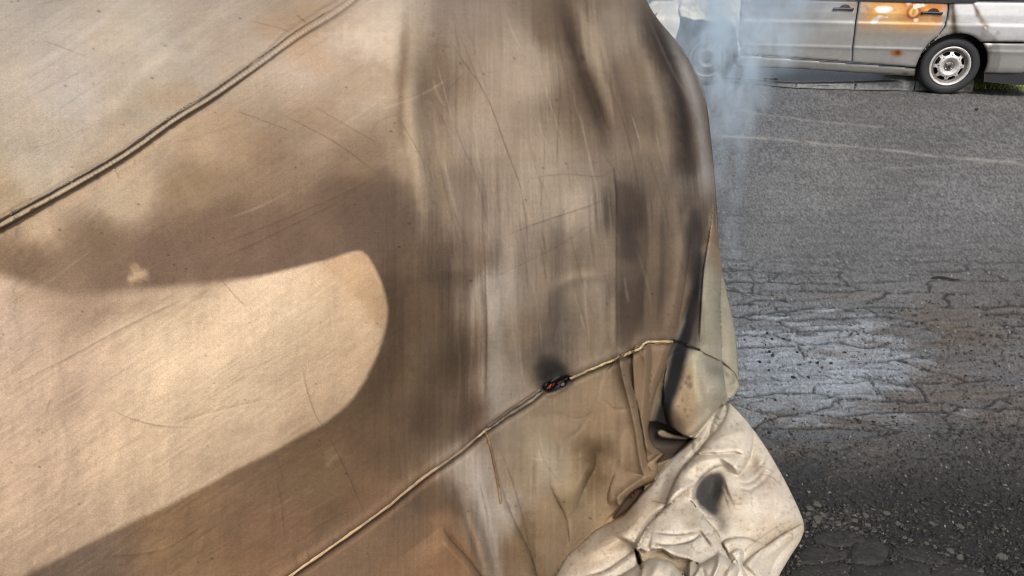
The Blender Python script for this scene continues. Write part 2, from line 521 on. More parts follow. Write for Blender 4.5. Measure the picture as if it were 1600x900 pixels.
class Sheet:
    def __init__(self):
        rows = np.arange(-24, 972, 1.55)
        xs = np.interp(rows, SIL[:, 1], SIL[:, 0])
        ncol = 800
        u = np.linspace(0, 1, ncol)
        u = u ** 0.93
        self.U = -44 + u[None, :] * (xs[:, None] + 44)
        self.V = np.repeat(rows[:, None], ncol, 1)
        self.E = xs[:, None] - self.U
        self.shape = self.U.shape
        self.T = hit_side(self.U, self.V)
        self.col = np.zeros(self.shape + (3,))
        self.wob = fbm(self.U / 40, self.V / 40, 201, 4)
        self.wob2 = fbm(self.U / 9, self.V / 9, 202, 3)
    def box(self, P, m):
        lo, hi = P.min(0) - m, P.max(0) + m
        return np.nonzero((self.U > lo[0]) & (self.U < hi[0]) & (self.V > lo[1]) & (self.V < hi[1]))
    # ---- colour
    def mix(self, ix, a, rgb):
        a = np.clip(a, 0, 1)[..., None]
        self.col[ix] = self.col[ix] * (1 - a) + a * np.asarray(rgb, float)
    def stain(self, pts, soft, rgb, alpha=1, warp=0.3, smooth=True):
        P = catmull(pts, 5, True) if smooth else np.asarray(pts, float)
        ix = self.box(P, soft * 1.6)
        d = poly_sdf(self.U[ix], self.V[ix], P) + soft * warp * self.wob[ix]
        self.mix(ix, alpha * sst(-soft, soft, d), rgb)
    def streak(self, pts, w, rgb, alpha=0.5, warp=0.3, taper=True, side=0):
        P = catmull(pts, 5)
        ix = self.box(P, w * 3)
        d, s, t = line_dist(self.U[ix], self.V[ix], P)
        d = d + w * warp * self.wob2[ix]
        a = np.exp(-(np.maximum(d, 0) / w) ** 2)
        if side:
            a = np.where(s * side > 0, a, np.exp(-(np.maximum(d, 0) / (w * 0.15)) ** 2))
        if taper:
            a = a * sst(0, 0.3, t) * sst(1, 0.7, t)
        self.mix(ix, a * alpha, rgb)
    # ---- form (metres towards the viewer's side of the cloth)
    def ridge(self, pts, w, h, taper=True, w2=None):
        P = catmull(pts, 5)
        ix = self.box(P, max(w, w2 or 0) * 3)
        d, s, t = line_dist(self.U[ix], self.V[ix], P)
        ww = w if w2 is None else np.where(s > 0, w, w2)
        a = np.exp(-(d / ww) ** 2)
        if taper == 'end':
            a = a * sst(1.0, 0.55, t)
        elif taper == 'start':
            a = a * sst(0.0, 0.45, t)
        elif taper:
            a = a * sst(0, 0.35, t) * sst(1, 0.65, t)
        self.T[ix] -= h * a
    def lap(self, pts, h, w=8, L=26, side=1, low=0.25, ends=(0.12, 0.12)):
        """a fold edge: the cloth on one side of the line lies proud with a rounded edge and dies away behind it"""
        P = catmull(pts, 6)
        ix = self.box(P, (w + L) * 2.6)
        d, sg, t = line_dist(self.U[ix], self.V[ix], P)
        sd = d * sg * side
        k = 1 - np.clip(sd / w, 0, 1)
        up = np.sqrt(np.clip(1 - k * k, 0, 1)) * np.exp(-np.maximum(sd - w, 0) / L) * (sd > 0)
        dn = np.where(sd <= 0, np.exp(sd / (0.6 * w)), 0) * low
        f = sst(0, ends[0], t) * sst(1, 1 - ends[1], t)
        far = np.exp(-np.maximum(d - 2.2 * (w + L), 0) / 8)
        self.T[ix] -= h * f * (up - dn) * far
    def bulge(self, x, y, rx, ry, h, rot=0):
        c, s = math.cos(rot), math.sin(rot)
        R = max(rx, ry) * 2.6
        ix = np.nonzero((abs(self.U - x) < R) & (abs(self.V - y) < R))
        a, b = self.U[ix] - x, self.V[ix] - y
        p, q = (a * c + b * s) / rx, (-a * s + b * c) / ry
        self.T[ix] -= h * np.exp(-(p * p + q * q))
    def layer(self, pts, edge, w, r, lift=0.012, base=None, smooth=True, back=None):
        """one lap of cloth lying over what is below it: outline, its free edge, width and height of the rolled edge"""
        P = catmull(pts, 6, True) if smooth else np.asarray(pts, float)
        E = catmull(edge, 6)
        ix = self.box(P, 4)
        d = poly_sdf(self.U[ix], self.V[ix], P)
        m = sst(-1.1, 1.1, d)
        de, _, _ = line_dist(self.U[ix], self.V[ix], E)
        k = 1 - np.clip(de / w, 0, 1)
        dome = lift + r * np.sqrt(np.clip(1 - k * k, 0, 1))
        if back:
            dome = dome * np.exp(-np.maximum(de - w, 0) / back)
        b = self.T[ix] if base is None else base[ix]
        self.T[ix] = self.T[ix] * (1 - m) + m * (b - dome)
        return ix, m
    def ground_t(self):
        return -H / rays(self.U, self.V)[..., 2]

K_ALB = np.array([0.63, 0.63, 0.62])
def cl(*rgb):
    return lin(rgb) * K_ALB

def build_blanket():
    s = Sheet()
    U, V = s.U, s.V
    # ------------------------------------------------ soot map: the smoke has gone through the cloth unevenly
    tone = [(20, 20, (178, 166, 152)), (100, 120, (184, 172, 160)), (60, 250, (180, 164, 144)), (200, 60, (184, 170, 152)), (350, 40, (178, 160, 141)), (480, 20, (172, 150, 126)),
            (300, 120, (176, 160, 142)), (250, 180, (173, 156, 134)), (0, 320, (172, 150, 122)), (60, 370, (180, 155, 127)), (200, 290, (182, 160, 134)), (330, 210, (171, 147, 121)),
            (480, 100, (188, 168, 148)), (600, 40, (196, 176, 154)), (580, 150, (177, 155, 131)), (30, 430, (144, 119, 95)), (60, 410, (142, 116, 92)), (150, 390, (137, 113, 89)),
            (300, 290, (150, 126, 100)), (330, 370, (132, 107, 87)), (450, 280, (152, 127, 103)), (420, 380, (128, 104, 87)), (540, 320, (118, 96, 79)), (560, 250, (142, 118, 96)),
            (500, 210, (161, 137, 113)), (240, 420, (132, 106, 88)),
            (120, 890, (126, 105, 88)), (300, 850, (140, 112, 84)), (430, 840, (134, 104, 79)), (520, 740, (122, 98, 75)), (600, 700, (114, 92, 71)), (580, 780, (128, 100, 77)),
            (600, 600, (112, 90, 69)), (660, 650, (98, 80, 63)), (700, 560, (100, 82, 65)), (650, 480, (108, 88, 69)), (640, 400, (118, 98, 79)), (600, 350, (116, 96, 79)),
            (690, 420, (98, 82, 69)), (720, 640, (108, 88, 71)), (650, 250, (160, 138, 114)), (680, 120, (136, 116, 97)), (720, 40, (150, 132, 115)), (760, 200, (160, 143, 125)),
            (820, 100, (164, 148, 131)), (850, 260, (164, 147, 128)), (800, 340, (156, 138, 119)), (900, 320, (163, 146, 127)), (720, 320, (134, 116, 99)), (740, 420, (122, 104, 87)),
            (780, 450, (164, 150, 134)), (850, 420, (147, 129, 109)), (920, 470, (147, 131, 113)), (830, 520, (139, 121, 101)), (780, 600, (154, 140, 124)), (850, 545, (118, 104, 91)),
            (930, 540, (141, 123, 103)), (940, 400, (141, 123, 103)), (985, 330, (92, 78, 68)), (985, 480, (104, 88, 75)), (1020, 420, (118, 102, 86)), (1040, 500, (124, 106, 88)),
            (1020, 250, (140, 124, 106)), (1000, 120, (134, 116, 98)), (950, 60, (150, 134, 116)), (925, 150, (114, 96, 80)), (880, 40, (118, 100, 82)), (1060, 200, (112, 96, 82)),
            (1040, 90, (92, 78, 66)), (1085, 260, (96, 84, 74)), (1105, 280, (146, 136, 126)), (1070, 130, (128, 118, 110)), (1060, 330, (128, 112, 96)), (1085, 350, (100, 88, 78)),
            (1115, 360, (148, 130, 112)),
            (560, 860, (126, 100, 77)), (640, 820, (112, 92, 75)), (680, 790, (134, 106, 78)), (700, 870, (140, 108, 81)), (730, 740, (152, 138, 124)), (770, 800, (156, 144, 130)),
            (810, 720, (136, 118, 97)), (850, 650, (142, 124, 102)), (930, 620, (148, 128, 104)), (860, 720, (152, 138, 118)), (930, 720, (122, 101, 76)), (960, 650, (140, 118, 94)),
            (900, 780, (142, 124, 98)), (850, 850, (134, 114, 90)), (820, 870, (122, 100, 76)), (960, 740, (134, 112, 88)), (1000, 600, (130, 110, 88)), (1030, 600, (132, 110, 86))]
    w1 = 14 * fbm(U / 90, V / 90, 301, 4)
    w2 = 14 * fbm(U / 90, V / 90, 302, 4)
    ca, sa = math.cos(math.radians(-33)), math.sin(math.radians(-33))
    al, ac = U * ca + V * sa, -U * sa + V * ca                  # along and across the pull of the cloth on the left
    rt = sst(560, 720, U + 0.12 * V)                            # further right the cloth hangs straight
    slant = U - 0.16 * (V - 560) * sst(560, 0, V) * 0.5 * sst(680, 1000, U)
    fib = (1 - rt) * fbm(al / 150, ac / 7, 320, 4, 0.62) + rt * fbm(slant / 6, V / 170, 321, 4, 0.62)
    fib2 = (1 - rt) * fbm(al / 60, ac / 2.4, 322, 2) + rt * fbm(slant / 2.3, V / 70, 323, 2)
    w1 = w1 + 24 * fib * rt + 4 * fib * (1 - rt)
    w2 = w2 + 12 * fib * (1 - rt)
    s.col = lin(idw(U + w1, V + w2, tone, 3.8, 16)) * K_ALB
    s.col *= np.interp(V, [0, 220, 450, 700, 900], [0.93, 0.94, 1.06, 1.24, 1.28])[..., None]  # lightened downwards to make up for the weaker light on the lower cloth
    # warm mottling and cloudy soot
    m1 = fbm(U / 75 + 3, V / 45, 310, 5, 0.6)
    s.col *= (1 + 0.11 * m1 + (0.04 + 0.05 * rt) * fib + 0.06 * fib2)[..., None]
    m2 = fbm(U / 130, V / 110, 311, 5, 0.6)
    s.col *= 1 + np.stack([0.05 * m2, 0 * m2, -0.07 * m2], -1)
    s.stain([(-60, 400), (80, 372), (220, 360), (330, 330), (450, 300), (560, 290), (620, 320), (610, 400), (500, 440), (340, 470), (150, 480), (-60, 480)], 36, cl(126, 102, 83), 0.5, 0.7)
    # clean pale patch where the cloth lay against the panel
    patch = [(-60, 466), (120, 464), (235, 452), (350, 442), (450, 422), (520, 403), (553, 393), (571, 398), (588, 424), (600, 456), (605, 492), (596, 540), (572, 590), (545, 628), (518, 654), (480, 676), (380, 728), (250, 796), (150, 842), (50, 892), (-60, 930)]
    P = catmull(patch, 5, True)
    ix = s.box(P, 40)
    d = poly_sdf(U[ix], V[ix], P) + 2.5 * s.wob[ix]
    soft = np.where(V[ix] < 470, 4 + 10 * sst(500, 150, U[ix]), 4.5 + 2.5 * sst(300, 0, U[ix]))
    inner = [(30, 520, (190, 164, 143)), (100, 600, (197, 169, 144)), (250, 560, (214, 188, 157)), (450, 480, (214, 188, 157)), (560, 430, (207, 176, 142)), (400, 640, (217, 191, 160)),
             (550, 560, (205, 175, 143)), (200, 720, (209, 181, 150)), (60, 780, (197, 169, 142)), (350, 740, (207, 179, 148)), (480, 680, (197, 167, 136)), (100, 880, (197, 169, 142)), (300, 480, (204, 178, 148)), (100, 490, (176, 150, 126))]
    ci = lin(idw(U[ix] + w1[ix], V[ix] + w2[ix], inner, 3.0, 40)) * K_ALB * (1 + 0.06 * m1[ix] + 0.022 * fib[ix] + 0.045 * fib2[ix])[..., None]
    a = sst(-1, 1, d / soft)[..., None]
    s.col[ix] = s.col[ix] * (1 - a) + a * ci
    s.stain([(505, 408), (553, 396), (572, 402), (598, 460), (600, 520), (570, 480), (530, 440)], 7, cl(188, 150, 108), 0.42, 0.8)
    # spots rubbed clean
    s.streak([(196, 440), (212, 432), (236, 428)], 7, cl(206, 176, 140), 0.6, 0.8)
    s.streak([(206, 426), (220, 416)], 8, cl(190, 160, 126), 0.4, 0.8)
    s.stain([(20, 458), (40, 452), (52, 462), (30, 472)], 8, cl(186, 158, 128), 0.5, 1.0)
    s.streak([(508, 730), (518, 718), (534, 706)], 5, cl(166, 138, 108), 0.6, 0.8)
    # dusky cloud over the patch's upper edge
    s.stain([(60, 440), (200, 452), (330, 446), (300, 470), (170, 500), (80, 480)], 26, cl(150, 124, 104), 0.4, 0.8)
    # bleached bands by the two seams, upper left
    s.streak([(60, 240), (170, 170), (240, 95), (330, 30), (390, -20)], 9, cl(200, 184, 166), 0.28, 0.6)
    s.streak([(-20, 130), (80, 90), (150, 40), (215, -20)], 6, cl(200, 188, 176), 0.3, 0.5)
    s.streak([(180, 130), (250, 95), (300, 85), (340, 40)], 8, cl(202, 188, 170), 0.22, 0.6)
    s.streak([(0, 345), (130, 300), (250, 220), (330, 175)], 12, cl(190, 160, 126), 0.35)
    s.streak([(480, 70), (540, 60), (600, 85), (640, 110)], 20, cl(206, 184, 162), 0.45, 1.0)
    s.stain([(440, 60), (470, 40), (520, 85), (500, 110), (450, 95)], 20, cl(180, 145, 110), 0.5, 1)
    s.stain([(230, 150), (300, 130), (310, 155), (245, 168)], 14, cl(166, 136, 106), 0.4, 1)
    s.stain([(400, 30), (490, 10), (500, 25), (430, 60)], 14, cl(170, 138, 106), 0.45, 1)
    # the standing crease in the middle: brown, with a pale crest
    s.streak([(640, -20), (634, 60), (628, 140), (630, 200), (640, 260)], 10, cl(112, 90, 68), 0.65, 0.5)
    s.streak([(655, -20), (652, 40), (648, 100), (645, 160), (652, 220), (664, 300), (672, 350)], 13, cl(186, 166, 140), 0.42, 0.5)
    s.streak([(640, 110), (636, 170), (644, 240), (660, 330), (655, 380)], 8, cl(196, 174, 146), 0.28, 0.5)
    s.streak([(690, -10), (684, 90), (680, 170), (690, 240)], 14, cl(118, 98, 80), 0.55, 0.8)
    s.streak([(662, 230), (690, 300), (700, 370)], 7, cl(150, 128, 104), 0.4)
    s.stain([(560, 300), (600, 280), (650, 300), (660, 360), (600, 400), (560, 380), (540, 340)], 34, cl(100, 82, 70), 0.45, 0.9)
    # long upright smears, middle panel, with some fold shade and highlight painted in
    for p, w, c, a in (([(752, 400), (757, 480), (760, 560), (757, 690)], 4, (92, 76, 62), 0.55),
                       ([(768, 400), (775, 500), (776, 600), (766, 690)], 12, (186, 174, 158), 0.5),
                       ([(790, 330), (800, 450), (805, 600)], 10, (176, 160, 142), 0.35),
                       ([(715, 460), (722, 560), (728, 650), (732, 700)], 15, (88, 72, 56), 0.5),
                       ([(660, 420), (655, 520), (662, 620), (655, 690)], 18, (96, 78, 60), 0.4),
                       ([(620, 440), (632, 520), (622, 620), (600, 690)], 14, (98, 78, 58), 0.5),
                       ([(690, 640), (690, 700)], 12, (124, 106, 86), 0.3),
                       ([(870, 330), (880, 450), (872, 570)], 13, (104, 92, 82), 0.5),
                       ([(905, 380), (912, 470), (910, 560)], 8, (128, 112, 94), 0.4),
                       ([(935, 430), (940, 510), (936, 560)], 5, (170, 154, 134), 0.4),
                       ([(960, 440), (957, 510), (958, 545)], 4, (168, 152, 132), 0.4),
                       ([(866, -40), (890, 50), (912, 120), (935, 180), (962, 262)], 10, (76, 62, 52), 0.9),  # shade of the deep fold, painted along its valley
                       ([(890, -20), (925, 60), (945, 130), (965, 200)], 8, (164, 148, 128), 0.45),  # painted highlight beside that fold
                       ([(940, 60), (965, 120), (985, 190), (992, 240)], 10, (120, 102, 86), 0.5),
                       ([(992, -40), (1020, 40), (1048, 100), (1066, 170), (1076, 250), (1084, 340)], 14, (58, 48, 43), 0.9),
                       ([(1020, -10), (1062, 90), (1092, 180), (1103, 270), (1108, 330)], 9, (172, 168, 166), 0.45),
                       ([(975, 20), (1010, 100), (1035, 190), (1045, 260)], 9, (156, 140, 120), 0.5),
                       ([(1005, 300), (1010, 380), (1004, 470), (1010, 540)], 5, (84, 70, 60), 0.5),
                       ([(1056, 330), (1064, 400), (1056, 480), (1040, 540)], 12, (150, 130, 110), 0.4),
                       ([(1032, 300), (1034, 420), (1024, 520)], 6, (88, 74, 64), 0.45),
                       ([(1075, 300), (1066, 340)], 8, (92, 80, 72), 0.5)):
        s.streak(p, w, cl(*c), a, 0.3)
    s.stain([(964, 285), (985, 285), (1000, 320), (1000, 500), (985, 545), (965, 545)], 5, cl(86, 73, 64), 0.55, 0.8, False)
    s.stain([(968, 345), (995, 345), (995, 400), (968, 400)], 12, cl(70, 60, 58), 0.6, 0.8)
    s.stain([(990, 260), (1030, 240), (1040, 280), (1000, 300)], 16, cl(108, 94, 82), 0.45, 0.8)
    s.streak([(858, 545), (862, 470), (880, 440), (920, 430), (955, 432)], 7, cl(164, 148, 128), 0.32, 0.6)
    # hole scorch
    s.stain([(850, 560), (874, 556), (893, 580), (892, 598), (868, 606), (844, 608), (840, 585)], 13, cl(36, 33, 35), 0.93, 0.9)
    s.stain([(848, 460), (880, 460), (890, 560), (845, 570)], 24, cl(94, 84, 78), 0.4, 0.6)
    # below the lower seam
    s.stain([(640, 800), (680, 775), (706, 800), (740, 870), (752, 930), (600, 960), (600, 860)], 18, cl(140, 108, 80), 0.4, 0.9)
    s.stain([(640, 770), (700, 740), (722, 800), (690, 800), (650, 800)], 16, cl(98, 82, 70), 0.55, 0.9)
    s.streak([(740, 700), (752, 780), (768, 860), (778, 960)], 16, cl(168, 158, 148), 0.5, 0.6)
    s.streak([(700, 740), (722, 800), (745, 870), (760, 930)], 5, cl(110, 96, 84), 0.5)
    s.streak([(895, 690), (925, 710), (932, 740), (915, 790)], 15, cl(102, 80, 54), 0.6, 0.7)
    s.streak([(880, 690), (892, 740), (888, 790), (880, 850)], 9, cl(172, 150, 118), 0.45, 0.7)
    s.streak([(980, 590), (1000, 650), (1006, 720)], 7, cl(112, 90, 68), 0.45, 0.5)
    s.streak([(800, 760), (820, 820), (838, 900), (840, 960)], 14, cl(114, 92, 68), 0.5, 0.8)
    # char strip down the corner and the tan burn beside it
    strip = [(1093, 395), (1080, 450), (1066, 505), (1052, 540), (1040, 590), (1028, 630), (1016, 668), (1022, 692), (1056, 690), (1050, 650), (1060, 610), (1072, 570), (1084, 530), (1093, 480), (1098, 430)]
    corner = [(1097, 385), (1125, 395), (1160, 520), (1165, 606), (1130, 640), (1085, 690), (1040, 700), (1020, 690), (1030, 620), (1056, 530), (1085, 450)]
    s.stain(corner, 3, cl(174, 165, 146), 1, 0.2)
    s.streak([(1104, 420), (1100, 500), (1096, 560), (1098, 620)], 7, cl(188, 182, 160), 0.5, 0.8)
    s.streak([(1120, 400), (1126, 480), (1122, 545)], 8, cl(146, 142, 122), 0.5, 0.9)
    s.stain([(1095, 550), (1125, 562), (1152, 585), (1150, 616), (1120, 590), (1100, 575)], 8, cl(140, 138, 124), 0.5, 0.6)
    s.stain([(1100, 370), (1128, 370), (1134, 430), (1110, 410)], 16, cl(150, 124, 98), 0.7, 0.5)
    s.streak([(1138, 455), (1150, 520), (1152, 590)], 10, cl(150, 152, 130), 0.5)
    s.stain([(1062, 560), (1080, 560), (1090, 600), (1094, 650), (1080, 680), (1050, 690), (1044, 640), (1052, 600)], 12, cl(172, 136, 94), 0.6, 0.7)
    s.stain(strip, 7, cl(36, 37, 42), 0.97, 0.5)
    s.stain([(1084, 330), (1098, 360), (1098, 420), (1080, 440), (1072, 400)], 12, cl(66, 60, 60), 0.8, 0.5)
    s.stain([(1086, 480), (1098, 480), (1094, 540), (1076, 545)], 9, cl(84, 70, 66), 0.8, 0.5)
    s.stain([(1030, 640), (1060, 640), (1070, 676), (1040, 684)], 10, cl(56, 40, 28), 0.6, 0.6)
    s.streak([(1086, 540), (1088, 600), (1096, 640)], 5, cl(198, 188, 160), 0.6, 0.5)
    for x, y, r in ((1076, 590, 3), (1078, 602, 3.5), (1064, 606, 2), (1072, 598, 2), (1070, 640, 2.5), (1074, 650, 2.5), (1066, 625, 1.8)):
        s.stain([(x - r, y), (x, y - r * 1.3), (x + r, y), (x, y + r * 1.4)], 2.2, cl(84, 68, 54), 0.5, 1.0)
    # the bunched hem: cleaner cream cloth
    pile = [(1122, 640), (1140, 628), (1180, 660), (1290, 840), (1260, 990), (840, 990), (868, 900), (886, 868), (905, 852), (932, 828), (975, 806), (1000, 775), (1022, 752), (1030, 738), (1062, 702), (1088, 680)]
    s.stain(pile, 1.4, cl(232, 219, 200), 1, 0, False)
    ixp = s.box(np.array(pile, float), 2)
    inpile = np.zeros(s.shape)
    inpile[ixp] = sst(-1, 1, poly_sdf(U[ixp], V[ixp], np.array(pile, float)))
    mot = fbm(U / 26, V / 26, 330, 5, 0.62)
    mot2 = fbm(U / 60 + 9, V / 60, 331, 4)
    spk = fbm(U / 4.5, V / 4.5, 332, 3)
    pcol = s.col * (1 + 0.10 * mot + 0.06 * mot2)[..., None]
    brown = sst(0.05, 0.55, mot2 + 0.35 * mot)[..., None] * 0.42
    pcol = pcol * (1 - brown) + brown * cl(182, 154, 118)
    dots = (sst(0.34, 0.55, spk + 0.35 * mot) * 0.35)[..., None]
    pcol = pcol * (1 - dots) + dots * cl(120, 100, 84)
    s.col = s.col * (1 - inpile[..., None]) + pcol * inpile[..., None]
    s.stain([(890, 880), (960, 800), (1010, 770), (1030, 790), (990, 850), (930, 890)], 26, cl(196, 162, 122), 0.5, 0.8)
    s.stain([(1088, 762), (1098, 746), (1112, 738), (1128, 740), (1130, 765), (1124, 790), (1120, 806), (1106, 802), (1092, 790), (1085, 776)], 6, cl(58, 57, 58), 0.95, 0.6)
    s.stain([(1115, 790), (1132, 790), (1138, 830), (1122, 828)], 12, cl(110, 106, 98), 0.6, 1.2)
    s.stain([(1060, 800), (1085, 790), (1100, 830), (1075, 825)], 12, cl(140, 120, 92), 0.5, 1)
    s.stain([(1180, 760), (1210, 750), (1230, 800), (1205, 820)], 20, cl(186, 164, 150), 0.4, 1.2)
    for p, w, a in (([(1015, 832), (1060, 836), (1095, 828)], 1.3, 0.6), ([(1018, 846), (1040, 852), (1080, 846), (1100, 828)], 1.4, 0.75), ([(1030, 856), (1050, 855)], 1.0, 0.5),
                    ([(1092, 826), (1102, 840), (1114, 856)], 2.2, 0.85), ([(1100, 838), (1110, 832)], 1, 0.5), ([(1014, 782), (1035, 786), (1045, 788)], 1.0, 0.5),
                    
                    ([(1180, 740), (1205, 745), (1225, 765)], 1.2, 0.35), ([(1176, 728), (1195, 730), (1212, 740)], 1.0, 0.35),
                    ([(1125, 760), (1135, 780), (1140, 800)], 1.4, 0.5), ([(1130, 745), (1136, 762), (1137, 780)], 1.0, 0.5), ([(1118, 648), (1124, 655), (1131, 652)], 1.2, 0.55), ([(1115, 656), (1122, 664), (1128, 660)], 1.0, 0.5),
                    ([(1152, 872), (1175, 850), (1210, 826), (1240, 812)], 1.2, 0.3), ([(960, 838), (985, 822), (1005, 800)], 1.0, 0.3), ([(920, 862), (950, 850), (975, 838)], 1.0, 0.25)):
        s.streak(p, w, cl(72, 54, 48), a, 0.5)
    # scratches and creases drawn as thin dark or pale lines
    r2 = np.random.default_rng(3)
    fixed = [([(168, 632), (190, 648), (225, 660), (258, 666), (308, 668)], 1.2, 0.5), ([(258, 666), (330, 644), (428, 620)], 0.9, 0.35), ([(470, 560), (480, 610), (494, 650), (506, 668)], 1.3, 0.5),
             ([(506, 668), (530, 714), (556, 770), (568, 800)], 1.2, 0.5), ([(0, 612), (100, 562), (220, 498), (320, 454)], 1.2, 0.45), ([(340, 430), (365, 460), (385, 480)], 1.2, 0.45),
             ([(690, 40), (720, 90), (760, 150), (790, 230), (812, 290), (822, 350), (826, 420)], 1.3, 0.6), ([(710, 30), (745, 120), (765, 170)], 1.0, 0.45), ([(876, 130), (872, 200), (870, 270)], 1.3, 0.5), ([(852, 160), (850, 260), (842, 350)], 1.0, 0.4),
             ([(960, 303), (920, 322), (850, 345), (780, 372)], 1.4, 0.5), ([(760, 440), (800, 420), (880, 380), (950, 330)], 1.0, 0.35), ([(960, 260), (940, 275), (880, 272), (820, 280)], 1.2, 0.4), ([(690, 150), (730, 110)], 1.2, 0.5),
             ([(420, 170), (520, 220), (600, 280)], 1.2, 0.5), ([(480, 160), (600, 230)], 1, 0.4), ([(360, 170), (470, 210)], 1.1, 0.5), ([(330, 410), (420, 370), (560, 300)], 1.2, 0.45), ([(270, 410), (400, 360), (520, 310), (600, 270)], 1.2, 0.4), ([(60, 60), (140, 90)], 1.1, 0.4),
             ([(430, 740), (440, 790), (446, 850)], 1.3, 0.4), ([(430, 710), (448, 760)], 1, 0.35), ([(130, 870), (250, 860), (330, 810)], 1.4, 0.4), ([(945, 120), (965, 165), (985, 230), (998, 300), (1000, 370)], 1.3, 0.6),
             ([(1000, 20), (1020, 80), (1030, 150)], 1.0, 0.45), ([(880, 480), (860, 540)], 1, 0.3), ([(860, 640), (900, 660), (940, 640)], 1.0, 0.35), ([(775, 690), (800, 750), (822, 830), (838, 900)], 1.5, 0.5),
             ([(745, 740), (760, 800), (766, 870)], 1.2, 0.4), ([(840, 680), (850, 720), (880, 760)], 1.1, 0.35), ([(80, 620), (70, 645)], 1.2, 0.5), ([(470, 845), (500, 820), (560, 790)], 1.2, 0.35), ([(585, 545), (600, 530), (655, 500)], 1.0, 0.25),
             ([(380, 30), (440, 45), (475, 62)], 1.0, 0.4), ([(440, 42), (462, 36)], 0.9, 0.4), ([(462, 22), (480, 37)], 1.6, 0.7), ([(620, 180), (660, 250), (668, 300)], 1.2, 0.35)]
    for p, w, a in fixed:
        s.streak(p, w * 0.85, cl(84, 66, 54), a * 0.7, 0.5)
    for k in range(70):
        x, y = r2.uniform(0, 620), r2.uniform(0, 860)
        ln, an = r2.uniform(30, 170), math.radians(r2.normal(-30, 10))
        bend = r2.normal(0, 5)
        mx, my = x + ln / 2 * math.cos(an) + bend, y + ln / 2 * math.sin(an) + bend
        dark = r2.random() < 0.6
        s.streak([(x, y), (mx, my), (x + ln * math.cos(an), y + ln * math.sin(an))], r2.uniform(0.8, 1.6), cl(96, 78, 64) if dark else cl(206, 188, 166), r2.uniform(0.06, 0.2), 0.6)
    for k in range(80):
        x, y = r2.uniform(650, 1060), r2.uniform(0, 540)
        ln, an = r2.uniform(40, 170), math.radians(r2.normal(86 - 16 * (1 - y / 540), 5))
        dark = r2.random() < 0.6
        s.streak([(x, y), (x + ln / 2 * math.cos(an) + r2.normal(0, 3), y + ln / 2), (x + ln * math.cos(an), y + ln * math.sin(an))], r2.uniform(0.8, 2.4), cl(84, 70, 58) if dark else cl(190, 174, 154), r2.uniform(0.08, 0.26), 0.6)
    for k in range(160):
        x, y, r = r2.uniform(0, 1100), r2.uniform(0, 880), r2.uniform(0.8, 1.9)
        s.stain([(x - r * 1.6, y), (x, y - r), (x + r * 1.5, y + r * 0.3), (x, y + r)], 1.0, cl(60, 46, 38), r2.uniform(0.2, 0.55), 0.3)
    # weave: fine threads, along and across
    s.col *= (1 + 0.022 * vnoise(U / 2.6, V / 60, 400) + 0.022 * vnoise(U / 60, V / 2.6, 401) + 0.13 * (rng.random(s.shape) - 0.5))[..., None]

    lum = s.col @ np.array([0.21, 0.72, 0.07])
    ct = np.where(inpile > 0.5, 1.0, (np.maximum(lum, 0.01) / 0.17) ** 0.28)
    s.col *= ct[..., None]

    # ------------------------------------------------ form
    s.T -= 0.016 * fbm(U / 210, V / 210, 500, 3) + 0.003 * fbm(U / 45, V / 60, 501, 4)
    lw = sst(640, 690, U) * sst(640, 600, V)
    s.T -= ((0.0003 + 0.0007 * rt) * fib + 0.0003 * fib2) * (1 - inpile)
    s.ridge([(640, -30), (640, 80), (642, 180), (655, 270), (676, 360)], 26, 0.026, 'end', 16)
    s.ridge([(664, -30), (668, 80), (676, 200), (692, 300), (705, 380)], 16, -0.014, 'end')
    s.ridge([(610, 380), (630, 470), (625, 580), (585, 680)], 30, -0.03)
    s.ridge([(712, 420), (722, 520), (728, 640)], 26, -0.026)
    s.ridge([(748, 280), (757, 400), (762, 520), (760, 690)], 10, 0.018, True, 24)
    s.ridge([(868, -30), (890, 50), (915, 130), (945, 210), (962, 260)], 12, -0.042, 'end')
    s.ridge([(905, -30), (940, 60), (965, 150), (985, 240)], 13, 0.036)
    s.ridge([(996, -30), (1022, 40), (1050, 100), (1068, 180), (1078, 260), (1086, 350)], 17, -0.045, 'end')
    s.ridge([(850, 560), (858, 470), (880, 440), (930, 430), (960, 432)], 9, 0.006)
    s.ridge([(60, 440), (200, 440), (360, 425), (560, 380)], 60, 0.02)
    s.bulge(390, 560, 190, 90, 0.03, -0.4)
    s.bulge(216, 432, 14, 8, 0.003)
    s.bulge(516, 720, 12, 12, 0.003)
    # the stepped edge right of the middle panel
    st = np.array([(930, 225), (958, 262), (963, 300), (963, 560)], float)
    d, sd_, _ = line_dist(U, V, catmull(st, 5))
    stepm = np.where(sd_ > 0, -1, 1) * 0
    ixs = s.box(st, 60)
    xe = np.interp(V[ixs], [225, 262, 300, 560], [930, 958, 963, 963])
    dx = U[ixs] - xe
    s.T[ixs] += 0.016 * np.where(dx > -2, np.exp(-np.maximum(dx, 0) / 22) * sst(-2, 3, dx), 0) * sst(225, 290, V[ixs]) * sst(560, 520, V[ixs])
    s.T[ixs] -= 0.006 * np.where(dx <= 0, np.exp(dx / 30), 0) * sst(225, 290, V[ixs]) * sst(560, 520, V[ixs])
    for p, w, h in (([(905, 380), (908, 470), (905, 560)], 7, -0.008), ([(872, 330), (876, 440), (870, 560)], 12, -0.014), ([(1004, 300), (1008, 420), (1002, 540)], 6, -0.008),
                    ([(1030, 290), (1034, 400), (1024, 530)], 7, 0.010), ([(1060, 330), (1066, 400), (1050, 500), (1040, 560)], 8, 0.012), ([(800, 330), (806, 450), (804, 600)], 14, 0.008)):
        s.ridge(p, w, h)
